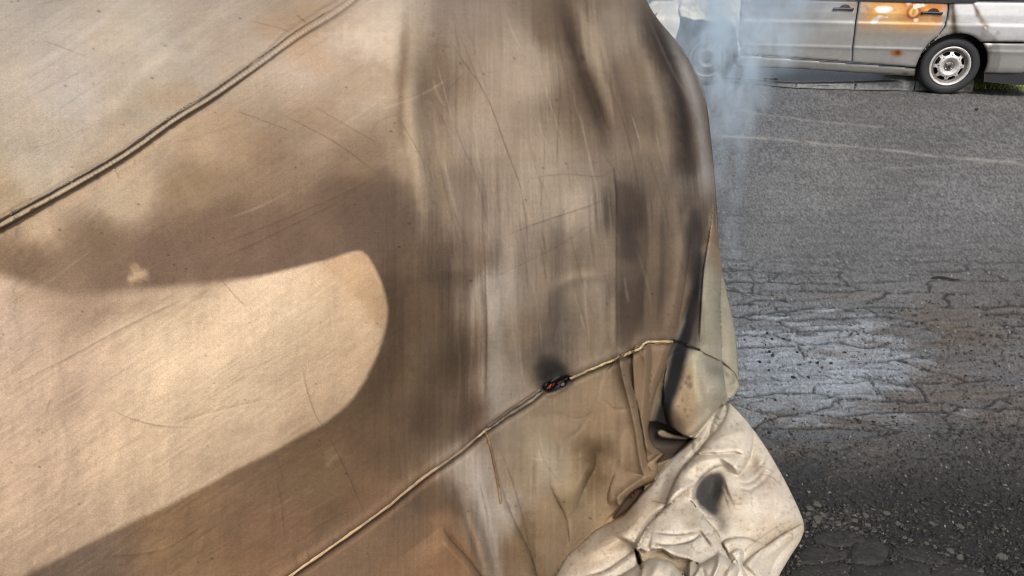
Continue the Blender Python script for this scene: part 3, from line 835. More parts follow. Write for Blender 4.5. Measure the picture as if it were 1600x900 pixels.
    for p, w, a in fixed:
        s.ridge(p, 2.4, 0.0006 * (1 if w > 1.15 else -1))
    drape = sst(690, 780, U) * sst(180, 420, V) * sst(560, 500, V)
    s.T -= drape * 0.010 * fbm(U / 42 + V / 400, V / 520, 503, 2)
    s.lap([(1118, 270), (1112, 340), (1106, 380), (1099, 424), (1095, 480), (1092, 540)], 0.030, 9, 30, -1, 0.5, (0.3, 0.1))
    s.lap([(756, 330), (757, 420), (760, 520), (757, 660)], 0.008, 10, 40, -1, 0.3, (0.3, 0.2))
    s.lap([(1085, 300), (1076, 400), (1062, 490), (1050, 534)], 0.020, 12, 22, 1, 0.4, (0.4, 0.4))
    # upper seam: a flat felled lap of two runs
    seam_hi = catmull([(-60, 378), (0, 351), (60, 318), (120, 285), (200, 237), (270, 187), (330, 150), (400, 101), (470, 51), (530, 14), (590, -34)], 6)
    ix = s.box(seam_hi, 30)
    d, sg, t = line_dist(U[ix], V[ix], seam_hi)
    sgd = d * sg                                                # positive below/right of the seam
    wv = 1 + 0.35 * vnoise(t * 14, t * 0, 7)
    lapw = (9 + 4 * np.sin(t * 9)) * wv
    s.T[ix] -= 0.008 * sst(-lapw - 5, -lapw + 2, sgd) * sst(9, 4, sgd)
    s.T[ix] += 0.008 * np.exp(-((sgd + lapw * 0.35) / 2.2) ** 2) + 0.005 * np.exp(-((sgd - 10) / 4) ** 2)
    s.mix(ix, 0.5 * np.exp(-((sgd - 6) / 3.0) ** 2), cl(72, 56, 48))  # shadow under the lap's lower edge, mixed into the colour
    s.mix(ix, 0.45 * np.exp(-((sgd + lapw * 0.35) / 2.0) ** 2), cl(96, 80, 68))
    s.mix(ix, 0.35 * np.exp(-((sgd + lapw) / 2.4) ** 2), cl(110, 92, 78))
    s.mix(ix, 0.45 * np.exp(-((sgd - 1.5) / 2.4) ** 2) * (0.5 + 0.5 * np.sin(t * 900)), cl(222, 206, 184))
    # lower seam: the cloth dips under the cord
    seam_lo = catmull([(400, 936), (450, 902), (520, 854), (600, 797), (660, 748), (712, 712), (745, 684), (757, 673), (790, 650), (826, 628), (850, 609), (880, 596), (912, 582), (950, 566), (985, 551), (1004, 540), (1018, 535), (1050, 534)], 6)
    ix = s.box(seam_lo, 40)
    d, sg, t = line_dist(U[ix], V[ix], seam_lo)
    sgd = d * sg
    s.T[ix] += 0.012 * np.exp(-((sgd - 5) / 5) ** 2) - 0.008 * np.exp(-((sgd + 4) / 9) ** 2)
    s.mix(ix, 0.55 * np.exp(-((sgd - 5) / 4.0) ** 2), cl(62, 46, 40))
    s.mix(ix, 0.3 * np.exp(-((sgd + 5) / 5.0) ** 2), cl(80, 64, 54))
    # puckers where the thread pulls
    for line, n_, sp in ((seam_lo, 46, 1), (seam_hi, 44, 1)):
        for k in range(n_):
            c_ = line[int((k + r2.random()) / n_ * (len(line) - 1))]
            a_ = r2.normal(1.25, 0.35) + (math.pi if r2.random() < 0.5 else 0)
            l_ = r2.uniform(10, 34)
            q_ = (c_[0] + l_ * math.cos(a_), c_[1] + l_ * math.sin(a_))
            s.ridge([tuple(c_), ((c_[0] + q_[0]) / 2 + r2.normal(0, 2), (c_[1] + q_[1]) / 2), q_], r2.uniform(2, 4.5), r2.choice([-1, 1]) * r2.uniform(0.001, 0.003), 'end')
    # corner seam
    seam_c = catmull([(1056, 532), (1072, 538), (1092, 546), (1104, 552), (1120, 560), (1138, 571), (1149, 583), (1155, 596)], 6)
    ix = s.box(seam_c, 16)
    d, sg, t = line_dist(U[ix], V[ix], seam_c)
    s.T[ix] -= 0.006 * np.exp(-((d * sg + 2) / 3) ** 2)
    s.T[ix] += 0.008 * np.exp(-((d * sg - 3) / 3) ** 2)
    # left folds of the skirt
    s.lap([(690, 822), (705, 842), (723, 862), (743, 886), (768, 925)], 0.045, 14, 40, 1, 0.4, (0.3, 0.05))
    s.ridge([(712, 760), (735, 820), (757, 880), (770, 950)], 15, -0.035)
    s.ridge([(740, 690), (756, 780), (774, 870), (782, 970)], 18, 0.026)
    s.lap([(770, 700), (781, 747), (795, 790), (810, 825), (827, 860), (839, 897), (850, 940)], 0.024, 10, 34, 1, 0.4, (0.4, 0.05))
    s.ridge([(746, 745), (762, 800), (766, 840), (778, 890)], 3, -0.004)
    s.ridge([(845, 650), (858, 720), (884, 770), (905, 800)], 26, 0.034)
    s.lap([(922, 694), (930, 712), (930, 728), (922, 744), (911, 767), (900, 796)], 0.040, 10, 30, 1, 0.4, (0.25, 0.3))
    s.bulge(938, 712, 20, 22, -0.030)
    s.lap([(962, 735), (954, 756), (949, 775), (951, 792)], 0.016, 7, 22, -1, 0.4, (0.3, 0.3))
    s.lap([(858, 755), (870, 782), (881, 802), (887, 825), (889, 858)], 0.018, 8, 26, -1, 0.4, (0.3, 0.2))
    s.ridge([(948, 590), (962, 660), (972, 720), (965, 760)], 18, 0.030)
    s.ridge([(975, 640), (968, 700), (950, 760)], 8, -0.012)
    s.bulge(895, 672, 34, 14, 0.010, 0.3)
    for p, h in (([(858, 640), (900, 655), (935, 640)], 0.003), ([(880, 690), (905, 672), (925, 640)], 0.003), ([(940, 620), (960, 640), (990, 636)], 0.004), ([(965, 690), (990, 650), (998, 640)], 0.004), ([(862, 680), (875, 700), (872, 730)], 0.003)):
        s.ridge(p, 3, -h)

    base = s.T.copy()
    gt = s.ground_t()
    # ---- laps, lowest first
    # pocket of the corner below its seam
    s.ridge([(1086, 545), (1087, 576), (1091, 605), (1097, 640)], 7, 0.014)
    bag = [(1046, 560), (1090, 548), (1130, 562), (1175, 590), (1175, 606), (1150, 622), (1130, 630), (1114, 648), (1098, 668), (1082, 681), (1066, 684), (1052, 680), (1042, 664), (1036, 630)]
    s.layer(bag, [(1165, 606), (1150, 621), (1130, 630), (1114, 648), (1098, 668), (1082, 681), (1066, 684), (1052, 680), (1042, 664), (1036, 640)], 30, 0.07, -0.03, back=40)
    s.bulge(1066, 640, 20, 32, 0.025)
    s.bulge(1122, 588, 13, 11, -0.050, 0.5)
    s.bulge(1117, 612, 11, 15, 0.035, 0.2)
    s.ridge([(1074, 560), (1080, 600), (1088, 640)], 5, 0.008)
    s.ridge([(1140, 575), (1146, 592), (1140, 610)], 6, 0.012)
    s.ridge([(1102, 600), (1104, 630), (1098, 660)], 4, -0.010)
    s.ridge([(1112, 606), (1112, 630)], 3, -0.006)
    # small rolled fold and dark hollow under the pocket
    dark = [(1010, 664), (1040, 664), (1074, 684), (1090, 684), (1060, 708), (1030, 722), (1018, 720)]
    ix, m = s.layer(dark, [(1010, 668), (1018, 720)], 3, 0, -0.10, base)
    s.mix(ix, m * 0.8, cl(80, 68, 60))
    roll = [(1026, 676), (1034, 671), (1050, 677), (1073, 682), (1072, 687), (1050, 686), (1032, 683)]
    ix, m = s.layer(roll, roll + [roll[0]], 5, 0.018, -0.06, base)
    s.mix(ix, m, cl(150, 136, 112))
    # pleats at the right end of the skirt
    pl3 = [(1010, 552), (1022, 537), (1050, 534), (1046, 550), (1039, 574), (1031, 594), (1024, 612), (1017, 640), (1013, 666), (1006, 690), (1000, 680)]
    ix, m = s.layer(pl3, [(1050, 534), (1046, 550), (1039, 574), (1031, 594), (1024, 612), (1017, 640), (1013, 666)], 10, 0.035, 0.014, base, back=24)
    s.mix(ix, m * 0.8, cl(138, 116, 92))
    pl2 = [(988, 556), (1006, 542), (1016, 540), (1018, 575), (1014, 630), (1012, 668), (1018, 692), (1034, 708), (1030, 714), (1014, 728), (1000, 720)]
    ix, m = s.layer(pl2, [(1016, 540), (1018, 575), (1014, 630), (1012, 668), (1018, 692), (1034, 708), (1030, 714)], 10, 0.05, 0.020, base, back=26)
    s.mix(ix, m * 0.6, cl(140, 117, 93))
    curl = [(1012, 724), (1034, 708), (1034, 713), (1026, 722), (1027, 734), (1025, 746), (1014, 754), (1004, 748)]
    ix, m = s.layer(curl, [(1012, 724), (1034, 708), (1034, 713), (1026, 722), (1027, 734), (1025, 746), (1014, 754)], 6, 0.02, 0.03, base)
    s.mix(ix, m * 0.7, cl(168, 142, 112))
    sk = [(968, 556), (978, 554), (982, 578), (986, 596), (997, 639), (1005, 679), (1011, 719), (1016, 736), (1024, 738), (1022, 748), (1014, 754), (1000, 763), (988, 771), (976, 781), (966, 794), (952, 808), (930, 824), (930, 700), (940, 600)]
    ix, m = s.layer(sk, [(978, 554), (982, 578), (986, 596), (997, 639), (1005, 679), (1011, 719), (1016, 736), (1024, 738), (1022, 748), (1014, 754), (1000, 763), (988, 771), (976, 781)], 11, 0.055, 0.022, base, back=13)
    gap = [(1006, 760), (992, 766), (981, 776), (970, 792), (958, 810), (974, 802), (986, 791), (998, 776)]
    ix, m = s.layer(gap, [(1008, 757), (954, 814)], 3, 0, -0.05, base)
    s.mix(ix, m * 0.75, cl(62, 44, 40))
    # ---- the bunched hem on the ground
    tp = tps([(1257, 830, 2.06), (1222, 895, 1.97), (1195, 960, 1.72), (1190, 690, 2.24), (1135, 630, 2.36), (1110, 660, 2.24), (1060, 710, 2.10), (1140, 780, 1.98), (1150, 880, 1.80), (1215, 800, 1.99), (1000, 870, 1.80),
              (895, 868, 1.83), (1000, 790, 1.93), (940, 840, 1.85), (1060, 960, 1.62), (900, 960, 1.66), (1060, 800, 1.93)])(U, V)
    tp = np.minimum(tp, gt - 0.012)
    pl = np.asarray(pile, float)
    ix, m = s.layer(pl, [(1140, 630), (1122, 640), (1088, 680), (1062, 702), (1030, 738), (1022, 752), (1000, 775), (975, 806), (932, 828), (905, 852), (886, 868), (868, 900), (850, 960)], 40, 0.085, -0.03, tp, False)
    tp2 = np.where(inpile > 0.5, s.T, tp)
    s.bulge(985, 820, 46, 22, 0.05, -0.75)
    s.ridge([(1068, 706), (1040, 750), (1020, 800), (990, 850)], 12, -0.03)
    s.ridge([(900, 890), (960, 862), (1000, 850)], 12, -0.02)
    s.ridge([(1045, 700), (1020, 760), (1008, 800)], 18, -0.012)
    # inner roll and the pointed tongue beside it
    s.ridge([(1062, 700), (1080, 682), (1098, 662), (1116, 644)], 9, 0.035)
    s.lap([(1117, 642), (1110, 664), (1104, 680), (1086, 704), (1064, 722)], 0.016, 6, 12, 1, 0.6, (0.1, 0.3))
    s.layer([(1110, 678), (1112, 664), (1121, 646), (1129, 630), (1133, 634), (1135, 650), (1128, 664), (1116, 680)], [(1110, 678), (1112, 664), (1121, 646), (1129, 630), (1133, 634), (1135, 650), (1128, 664), (1116, 680)], 8, 0.030, -0.006, tp2)
    s.ridge([(1118, 656), (1126, 660)], 2, -0.006); s.ridge([(1116, 664), (1124, 668)], 2, -0.006)
    # big lobe
    lobe = [(1137, 630), (1143, 628), (1175, 655), (1210, 700), (1300, 840), (1260, 990), (1150, 990), (1100, 900), (1050, 880), (1046, 830), (1040, 795), (1050, 762), (1064, 735), (1086, 711), (1100, 694), (1114, 678), (1128, 660), (1136, 642)]
    ix, m = s.layer(lobe, [(1137, 630), (1136, 642), (1128, 660), (1114, 678), (1100, 694), (1086, 711), (1064, 735), (1050, 762), (1040, 795)], 14, 0.050, 0.022, tp2)
    s.bulge(1140, 676, 30, 26, 0.035, 0.6)
    s.lap([(1084, 712), (1100, 708.5), (1118, 708), (1136, 707), (1152, 707), (1166, 713)], 0.022, 7, 16, -1, 0.5, (0.1, 0.25))
    s.ridge([(1064, 752), (1078, 732), (1100, 720), (1130, 716), (1148, 724), (1152, 745)], 9, 0.026)
    s.lap([(1168, 652), (1175, 671), (1177, 690), (1173, 712), (1163, 731), (1152, 745)], 0.055, 14, 26, 1, 0.6, (0.2, 0.12))
    s.bulge(1172, 728, 12, 16, -0.040, 0.6)
    s.bulge(1196, 720, 14, 24, 0.020, -0.5)
    for p in ([(1152, 752), (1168, 756), (1186, 744), (1200, 722)], [(1150, 762), (1172, 766), (1196, 750), (1212, 730)], [(1176, 740), (1190, 728), (1200, 710)]):
        s.ridge(p, 3.2, -0.007)
        s.streak(p, 2.2, cl(126, 108, 88), 0.5, 0.8)
    # hollow with the black scorch
    s.bulge(1110, 768, 19, 30, -0.070, 0.1)
    s.lap([(1128, 812), (1100, 806), (1087, 786), (1084, 768), (1092, 752), (1106, 738), (1124, 729), (1138, 728)], 0.020, 6, 12, -1, 0.6, (0.25, 0.2))
    s.ridge([(1130, 740), (1140, 765), (1152, 800)], 7, 0.014)
    s.ridge([(1128, 752), (1138, 775), (1148, 795)], 3, -0.007)
    s.ridge([(1150, 800), (1170, 780), (1186, 772)], 14, 0.010)
    s.ridge([(1206, 764), (1212, 786), (1206, 806), (1188, 826)], 6, -0.008)
    s.bulge(1222, 780, 16, 34, 0.018, -0.3)
    s.lap([(1122, 853), (1131, 845), (1144, 840), (1162, 839), (1180, 843), (1200, 854)], 0.030, 8, 26, 1, 0.5, (0.2, 0.1))
    # three-cornered fold in front, tucked under the roll on its left
    tri = [(1082, 784), (1092, 799), (1102, 811), (1117, 828), (1128, 846), (1145, 882), (1146, 905), (1090, 905), (1060, 890), (1010, 866), (994, 857), (1012, 822), (1026, 806), (1044, 790), (1066, 774)]
    s.layer(tri, [(1082, 784), (1092, 799), (1102, 811), (1117, 828), (1128, 846), (1145, 882)], 16, 0.05, 0.045, tp2)
    s.lap([(1086, 757), (1066, 772), (1043, 790), (1025, 806), (1013, 822), (1003, 840), (994, 857)], 0.050, 9, 24, 1, 0.5, (0.15, 0.08))
    s.lap([(994, 857), (984, 865), (974, 872), (945, 891), (913, 900)], 0.030, 9, 24, -1, 0.4, (0.1, 0.25))
    s.ridge([(1068, 782), (1056, 812), (1040, 835), (1014, 852)], 16, 0.014)
    for p, w_, h in (([(1015, 833), (1050, 834), (1085, 832), (1098, 824)], 3, -0.006), ([(1018, 846), (1040, 852), (1068, 848), (1090, 838), (1102, 826)], 3.5, -0.009), ([(1092, 826), (1102, 840), (1114, 857)], 3, -0.006), ([(1013, 780), (1032, 785), (1044, 790)], 3, -0.006), ([(1012, 785), (1030, 790)], 3, 0.004)):
        s.ridge(p, w_, h)
    s.ridge([(905, 885), (935, 866), (975, 838), (1005, 800)], 22, 0.022)
    s.lap([(1012, 857), (1036, 862), (1056, 870), (1082, 876)], 0.020, 6, 14, -1, 0.4, (0.1, 0.1))
    low = [(998, 858), (1012, 862), (1034, 858), (1054, 872), (1080, 876), (1092, 884), (1080, 905), (1050, 925), (1004, 912), (1003, 885)]
    ix, m = s.layer(low, [(998, 858), (1012, 862), (1034, 858), (1054, 872), (1080, 876), (1092, 884)], 10, 0.012, 0.05, tp2)
    s.mix(ix, m * 0.6, cl(196, 172, 136))
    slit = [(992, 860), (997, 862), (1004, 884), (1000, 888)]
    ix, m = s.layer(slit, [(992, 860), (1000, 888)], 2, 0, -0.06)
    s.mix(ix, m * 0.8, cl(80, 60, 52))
    # lower right roll
    s.lap([(1160, 884), (1176, 868), (1198, 852), (1224, 834), (1256, 816)], 0.040, 14, 40, 1, 0.5, (0.1, 0.1))
    s.lap([(1136, 866), (1148, 859), (1157, 857), (1162, 865), (1160, 881), (1165, 896), (1180, 925)], 0.030, 7, 14, 1, 0.5, (0.15, 0.1))
    # crumpled cloth along the bottom
    for pts, n_, w, r in (([(950, 915), (972, 898), (990, 887), (1006, 878), (1020, 873), (1036, 876), (1048, 879), (1060, 890), (1072, 905), (1080, 990), (930, 990)], 9, 22, 0.09),
                          ([(1080, 876), (1092, 882), (1108, 874), (1122, 867), (1132, 870), (1142, 879), (1150, 882), (1154, 892), (1148, 915), (1144, 990), (1078, 990), (1076, 900)], 9, 16, 0.075)):
        ix, m = s.layer(pts, pts[:n_], w, r, 0.015)
        s.mix(ix, m * 0.8, cl(238, 224, 204))
    s.ridge([(1124, 868), (1122, 885), (1114, 905), (1108, 940)], 4, 0.022, 'end')
    s.ridge([(1136, 882), (1130, 900), (1122, 930)], 4, -0.022)
    s.ridge([(1094, 886), (1100, 900), (1098, 930)], 4, -0.018)
    s.ridge([(1030, 878), (1020, 900), (1000, 930)], 7, 0.016, 'end')
    s.ridge([(1052, 885), (1046, 900), (1050, 925)], 6, -0.014)
    s.T -= inpile * (0.004 * fbm(U / 22, V / 22, 610, 4) + 0.0016 * fbm(U / 7, V / 7, 611, 3))
    # burn hole on the seam
    hole = [(847, 608), (854, 598), (866, 594), (878, 588), (890, 587), (891, 592), (884, 600), (872, 608), (858, 613)]
    Ph = catmull(hole, 5, True)
    ix = s.box(Ph, 14)
    d = poly_sdf(U[ix], V[ix], Ph) + 3.0 * s.wob2[ix]
    s.T[ix] += 0.035 * sst(-1, 5, d) - 0.006 * np.exp(-((d + 3) / 3) ** 2)
    s.mix(ix, sst(-4, 1, d), cl(30, 25, 26))
    # rounding at the outline, where the cloth turns away
    Ev = s.E
    we = np.where(V < 620, 16, 30)
    k = 1 - np.clip(Ev / we, 0, 1)
    s.T += np.where(V < 620, 0.07, 0.06) * (1 - np.sqrt(np.clip(1 - k * k, 0, 1)))
    s.T = np.where(V > 632, np.minimum(s.T, gt - 0.006), np.minimum(s.T, gt - 0.02))

    # ------------------------------------------------ to points; then carry the cloth round the back, over the roof and along the car
    P = C0 + rays(U, V) * s.T[..., None]
    col = s.col
    nr, nc = s.shape
    lab = np.zeros(s.shape, np.int8)      # 0 middle panel, 1 upper panel, 2 skirt, 3 corner panel, 4 bunched hem
    d, sg, _ = line_dist(U, V, seam_hi[::3])
    lab[(sg < 0) & (U < 600)] = 1
    d, sg, _ = line_dist(U, V, seam_lo[::3])
    lab[(sg > 0) & (V > 530) & (U < 1056)] = 2
    cs = poly_sdf(U, V, np.array([(1097, 385), (1200, 385), (1200, 628), (1130, 640), (1085, 690), (1040, 700), (1020, 690), (1030, 620), (1056, 530), (1085, 450)], float))
    lab[cs > 0] = 3
    lab[inpile > 0.5] = 4
    P0 = P.copy()
    # right: round the back of the car
    add, addc = [], []
    top = V[:, -1] < 625
    for k, (l1, l2) in enumerate(((0.02, 0.01), (0.05, 0.04), (0.14, 0.06), (0.5, 0.09), (1.5, 0.11))):
        q = P[:, -1] + np.where(top[:, None], (-NW * l1), np.array([-0.2, 0.98, 0]) * l2 * 0.9)
        q = q + DW * np.where(top, 0.004, 0)[:, None]
        q[:, 2] = np.where(top, P[:, -1, 2], np.maximum(P[:, -1, 2] - l2 * 1.0, 0.001))
        add.append(q); addc.append(col[:, -1])
    # left: the long side carries on
    ladd, laddc = [], []
    LS = (2.4, 2.1, 1.8, 1.5, 1.25, 1.0, 0.8, 0.6, 0.45, 0.32, 0.2, 0.12, 0.06, 0.025)
    zc = P[:, 0, 2]
    soft_c = np.stack([np.convolve(np.pad(col[:, 0, k], 40, mode='edge'), np.ones(81) / 81, 'valid') for k in range(3)], 1)
    for L in LS:
        ladd.append(P[:, 0] - DW * L + NW * (0.012 * fbm(zc * 4 + L * 2, zc * 0 + L * 3, 505, 3) * min(L / 0.3, 1))[:, None])
        k_ = float(sst(0.0, 0.25, L))
        cc = soft_c * (1 + 0.16 * fbm(zc * 5, zc * 0 + L * 4, 506, 4))[:, None]
        laddc.append(col[:, 0] * (1 - k_) + cc * k_)
    P = np.concatenate([np.stack(ladd, 1), P, np.stack(add, 1)], 1)
    col = np.concatenate([np.stack(laddc, 1), col, np.stack(addc, 1)], 1)
    lab = np.concatenate([np.repeat(lab[:, :1], len(LS), 1), lab, np.repeat(lab[:, -1:], 5, 1)], 1)
    # top: over the roof and down the far side
    tadd = []
    for l, dz in ((2.7, -1.2), (2.5, -0.5), (2.2, -0.2), (1.6, 0.02), (0.9, 0.03), (0.35, 0.015), (0.1, 0.006)):
        q = P[0] - NW * l
        q[:, 2] = np.maximum(q[:, 2] + dz, 0.1)
        tadd.append(q)
    P = np.concatenate([np.stack(tadd, 0), P], 0)
    col = np.concatenate([np.repeat(col[:1], 7, 0), col], 0)
    lab = np.concatenate([np.repeat(lab[:1], 7, 0), lab], 0)
    # bottom: the hem turns in under itself on the ground
    badd = []
    for l, f in ((0.03, 0.75), (0.07, 0.4), (0.10, 0.1), (0.09, 0.0)):
        q = P[-1] + NW * l
        q[:, 2] = P[-1, :, 2] * f + 0.002
        badd.append(q)
    P = np.concatenate([P, np.stack(badd, 0)], 0)
    col = np.concatenate([col, np.repeat(col[-1:], 4, 0)], 0)
    lab = np.concatenate([lab, np.repeat(lab[-1:], 4, 0)], 0)
    nr, nc = lab.shape
    # vertex normals of the whole sheet so that panels meet without a crease
    du = np.gradient(P, axis=1); dv = np.gradient(P, axis=0)
    Nn = np.cross(dv, du)
    Nn /= np.linalg.norm(Nn, axis=-1)[..., None] + 1e-12
    Nn = np.where((np.sum(Nn * (C0 - P), -1) < 0)[..., None] & np.zeros_like(Nn, bool), -Nn, Nn)
    F = grid_faces(nr, nc)
    fl = lab.ravel()[F].max(1)
    root = empty('fire_blanket', (0.2, 1.75, 0))
    props(root, 'scorched beige fire blanket draped over a whole car, its cream hem bunched on the asphalt', 'fire blanket')
    off = np.array([0.2, 1.75, 0])
    names = {0: 'side_panel', 1: 'upper_panel', 2: 'skirt', 3: 'corner_panel', 4: 'bunched_hem'}
    labs = {0: 'brown smoke-stained middle panel with a pale clean patch', 1: 'paler upper panel above the felled seam', 2: 'sooty lower flap below the corded seam', 3: 'grey-green corner pocket beside a black char strip', 4: 'cream bunched hem with a black scorch mark'}
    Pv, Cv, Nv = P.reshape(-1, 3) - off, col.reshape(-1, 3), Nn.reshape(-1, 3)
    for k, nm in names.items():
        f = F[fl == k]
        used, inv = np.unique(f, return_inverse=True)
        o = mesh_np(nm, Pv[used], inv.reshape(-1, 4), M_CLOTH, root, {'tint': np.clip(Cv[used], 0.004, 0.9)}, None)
        o['label'] = labs[k]
    # ------------------------------------------------ cords, stitching, the burning hole
    def on_cloth(pts, lift=0.0):
        pts = np.asarray(pts, float)
        out = []
        for x, y in pts:
            j = int(np.clip(round((y + 24) / 1.55), 0, s.shape[0] - 1))
            i = int(np.argmin(abs(U[j] - x)))
            p = P0[j, i]
            v = C0 - p
            out.append(p + v / np.linalg.norm(v) * lift)
        return np.array(out)
    def smooth3(p, n=3):
        for _ in range(n):
            p = p.copy()
            p[1:-1] = (p[:-2] + 2 * p[1:-1] + p[2:]) / 4
        return p
    def cord(name, pts, rad, lift, tints, seg=5, twist=True):
        q = smooth3(on_cloth(catmull(pts, seg), lift), 2)
        n = len(q)
        rr = rad * (1 + 0.22 * vnoise(np.arange(n) * 0.6, np.zeros(n), 5))
        v, f = tube_np(q, rr, 8)
        tt = np.repeat(np.asarray(tints)[np.linspace(0, len(tints) - 1, n).round().astype(int)], 8, 0)
        tt = tt * (1 + 0.5 * (rng.random((len(tt), 1)) - 0.5))
        return mesh_np(name, v - off, f, M_CORDT, root, {'tint': tt})
    cord('seam_cord', [(430, 916), (450, 902), (520, 853), (600, 796), (660, 747), (712, 711), (745, 683), (757, 673)], 0.0034, 0.002, [cl(214, 184, 142), cl(204, 172, 130), cl(176, 148, 116), cl(140, 118, 94), cl(186, 160, 126)], 8)
    cord('seam_cord', [(757, 673), (775, 661), (790, 650), (826, 628), (846, 612)], 0.0042, 0.002, [cl(150, 132, 108), cl(130, 116, 98), cl(150, 140, 120)], 8)
    cord('seam_cord', [(760, 668), (790, 645), (822, 624), (844, 608)], 0.0040, 0.003, [cl(96, 80, 66), cl(110, 96, 82)], 8)
    cord('seam_cord', [(890, 592), (912, 582), (935, 572), (950, 566), (985, 551), (1000, 544), (1008, 536), (1020, 534), (1050, 534)], 0.0034, 0.003, [cl(160, 140, 106), cl(200, 176, 132), cl(208, 184, 140), cl(206, 180, 134)], 8)
    cord('seam_cord', [(1072, 538), (1092, 546), (1104, 552), (1120, 560), (1138, 571), (1149, 583), (1154, 594)], 0.0030, 0.003, [cl(50, 44, 42), cl(180, 168, 144), cl(170, 156, 130), cl(176, 164, 140)], 8)
    cord('thread_tail', [(757, 673), (764, 690), (770, 715), (776, 745), (780, 768), (783, 786)], 0.0034, 0.003, [cl(150, 120, 90), cl(124, 94, 70), cl(150, 122, 94)], 8)
    # stitches along the felled edge
    q = on_cloth(catmull(seam_hi[8:-8:4] + np.array([-3.5, -5.5]), 8), 0.0025)
    sv, sf, base_i = [], [], 0
    for i in range(0, len(q) - 1, 1):
        a_, b_ = q[i], q[i] + (q[i + 1] - q[i]) * 0.6
        v, f = tube_np([a_, b_], 0.0010, 4)
        sv.append(v); sf.append(f + base_i); base_i += len(v)
    st_o = mesh_np('stitching', np.concatenate(sv) - off, np.concatenate(sf), M_CORD, root)
    st_o['kind'] = 'stuff'
    # burning hole: char flakes and embers lying in it
    hole_c = on_cloth([(870, 602)])[0]
    def lump(name, cen, size, mat, seed, parent):
        bm = bmesh.new()
        bmesh.ops.create_icosphere(bm, subdivisions=2, radius=1)
        rr = random.Random(seed)
        for v in bm.verts:
            v.co *= 1 + rr.uniform(-0.3, 0.3)
            v.co = Vector((v.co.x * size[0], v.co.y * size[1], v.co.z * size[2]))
        o = bm_obj(name, bm, mat, parent)
        o.location = Vector(cen) - Vector(off)
        o.rotation_euler = (rr.uniform(-0.5, 0.5), rr.uniform(-0.9, -0.2), math.radians(40))
        return o
    k = 0
    for x, y, w, h, mat in ((858, 603, 4, 1.8, M_EMBER), (864, 600, 3, 1.4, M_EMBERD), (873, 597, 4, 1.4, M_EMBERD), (880, 594, 5, 1.6, M_CHAR), (870, 606, 8, 1.8, M_CHAR), (853, 600, 3, 1.8, M_CHAR), (868, 592, 8, 2.0, M_CHAR), (886, 590, 5, 1.6, M_CHAR), (878, 602, 5, 1.6, M_ASH)):
        p = on_cloth([(x, y)], 0.003)[0]
        lump('ember' if mat in (M_EMBER, M_EMBERD) else 'char_flake', p, (w * 0.0017, 0.004, h * 0.0017), mat, k, root)
        k += 1
    for x, y, w, h in ((993, 769, 3, 1.8), (987, 776, 2.4, 1.6)):
        lump('ember', on_cloth([(x, y)], 0.012)[0], (w * 0.0017, 0.004, h * 0.0017), M_EMBERD, k, root); k += 1
    return root, on_cloth

def m_emit(name, col, strength):
    m, t, p, N, L = nt(name)
    n = noise(t, 260, 3, 0.6)
    p.inputs['Base Color'].default_value = (0.03, 0.012, 0.008, 1)
    p.inputs['Roughness'].default_value = 0.9
    p.inputs['Emission Color'].default_value = (*col, 1)
    L.new(remap(t, n.outputs[0], 0.4, 0.65, 0.1 * strength, strength), p.inputs['Emission Strength'])
    return m

M_EMBER = m_emit('ember', (1.0, 0.13, 0.04), 0.28)
M_EMBERD = m_emit('dying_ember', (0.8, 0.05, 0.03), 0.10)
M_CORDT = m_simple('twisted_cord', None, 0.9, nscale=420, namp=0.4, bmp=0.6, bdist=0.002, tint=True)

BLANKET, on_cloth = build_blanket()
exec_later = True

# ================================================================== THE BURNT SILVER CAR
CO = at_ground(1486, 148)
FX = np.array([-0.9771, 0.2128]); IN = np.array([0.2128, 0.9771])
CAR = empty('burnt_car', tuple(CO), math.atan2(FX[1], FX[0]))
# local axes of the empty: +x forward (to the left in view), +y towards the viewer's side -> away is -y
props(CAR, 'silver estate car with rust-orange burnt rear door parked across the yard', 'car')

def body_y(x, z):
    """how far the outer skin stands out (towards the viewer) at a place on the side"""
    b = np.interp(z, [0.15, 0.22, 0.30, 0.40, 0.44, 0.455, 0.475, 0.62, 0.70, 0.725, 0.80, 0.95], [-0.03, 0.0, 0.018, 0.028, 0.034, 0.042, 0.036, 0.046, 0.046, 0.036, 0.030, 0.0])
    endr = np.maximum(-0.45 - x, 0); endf = np.maximum(x - 2.85, 0)
    return 0.03 + b - 0.55 * endr ** 2 - 0.75 * endf ** 2

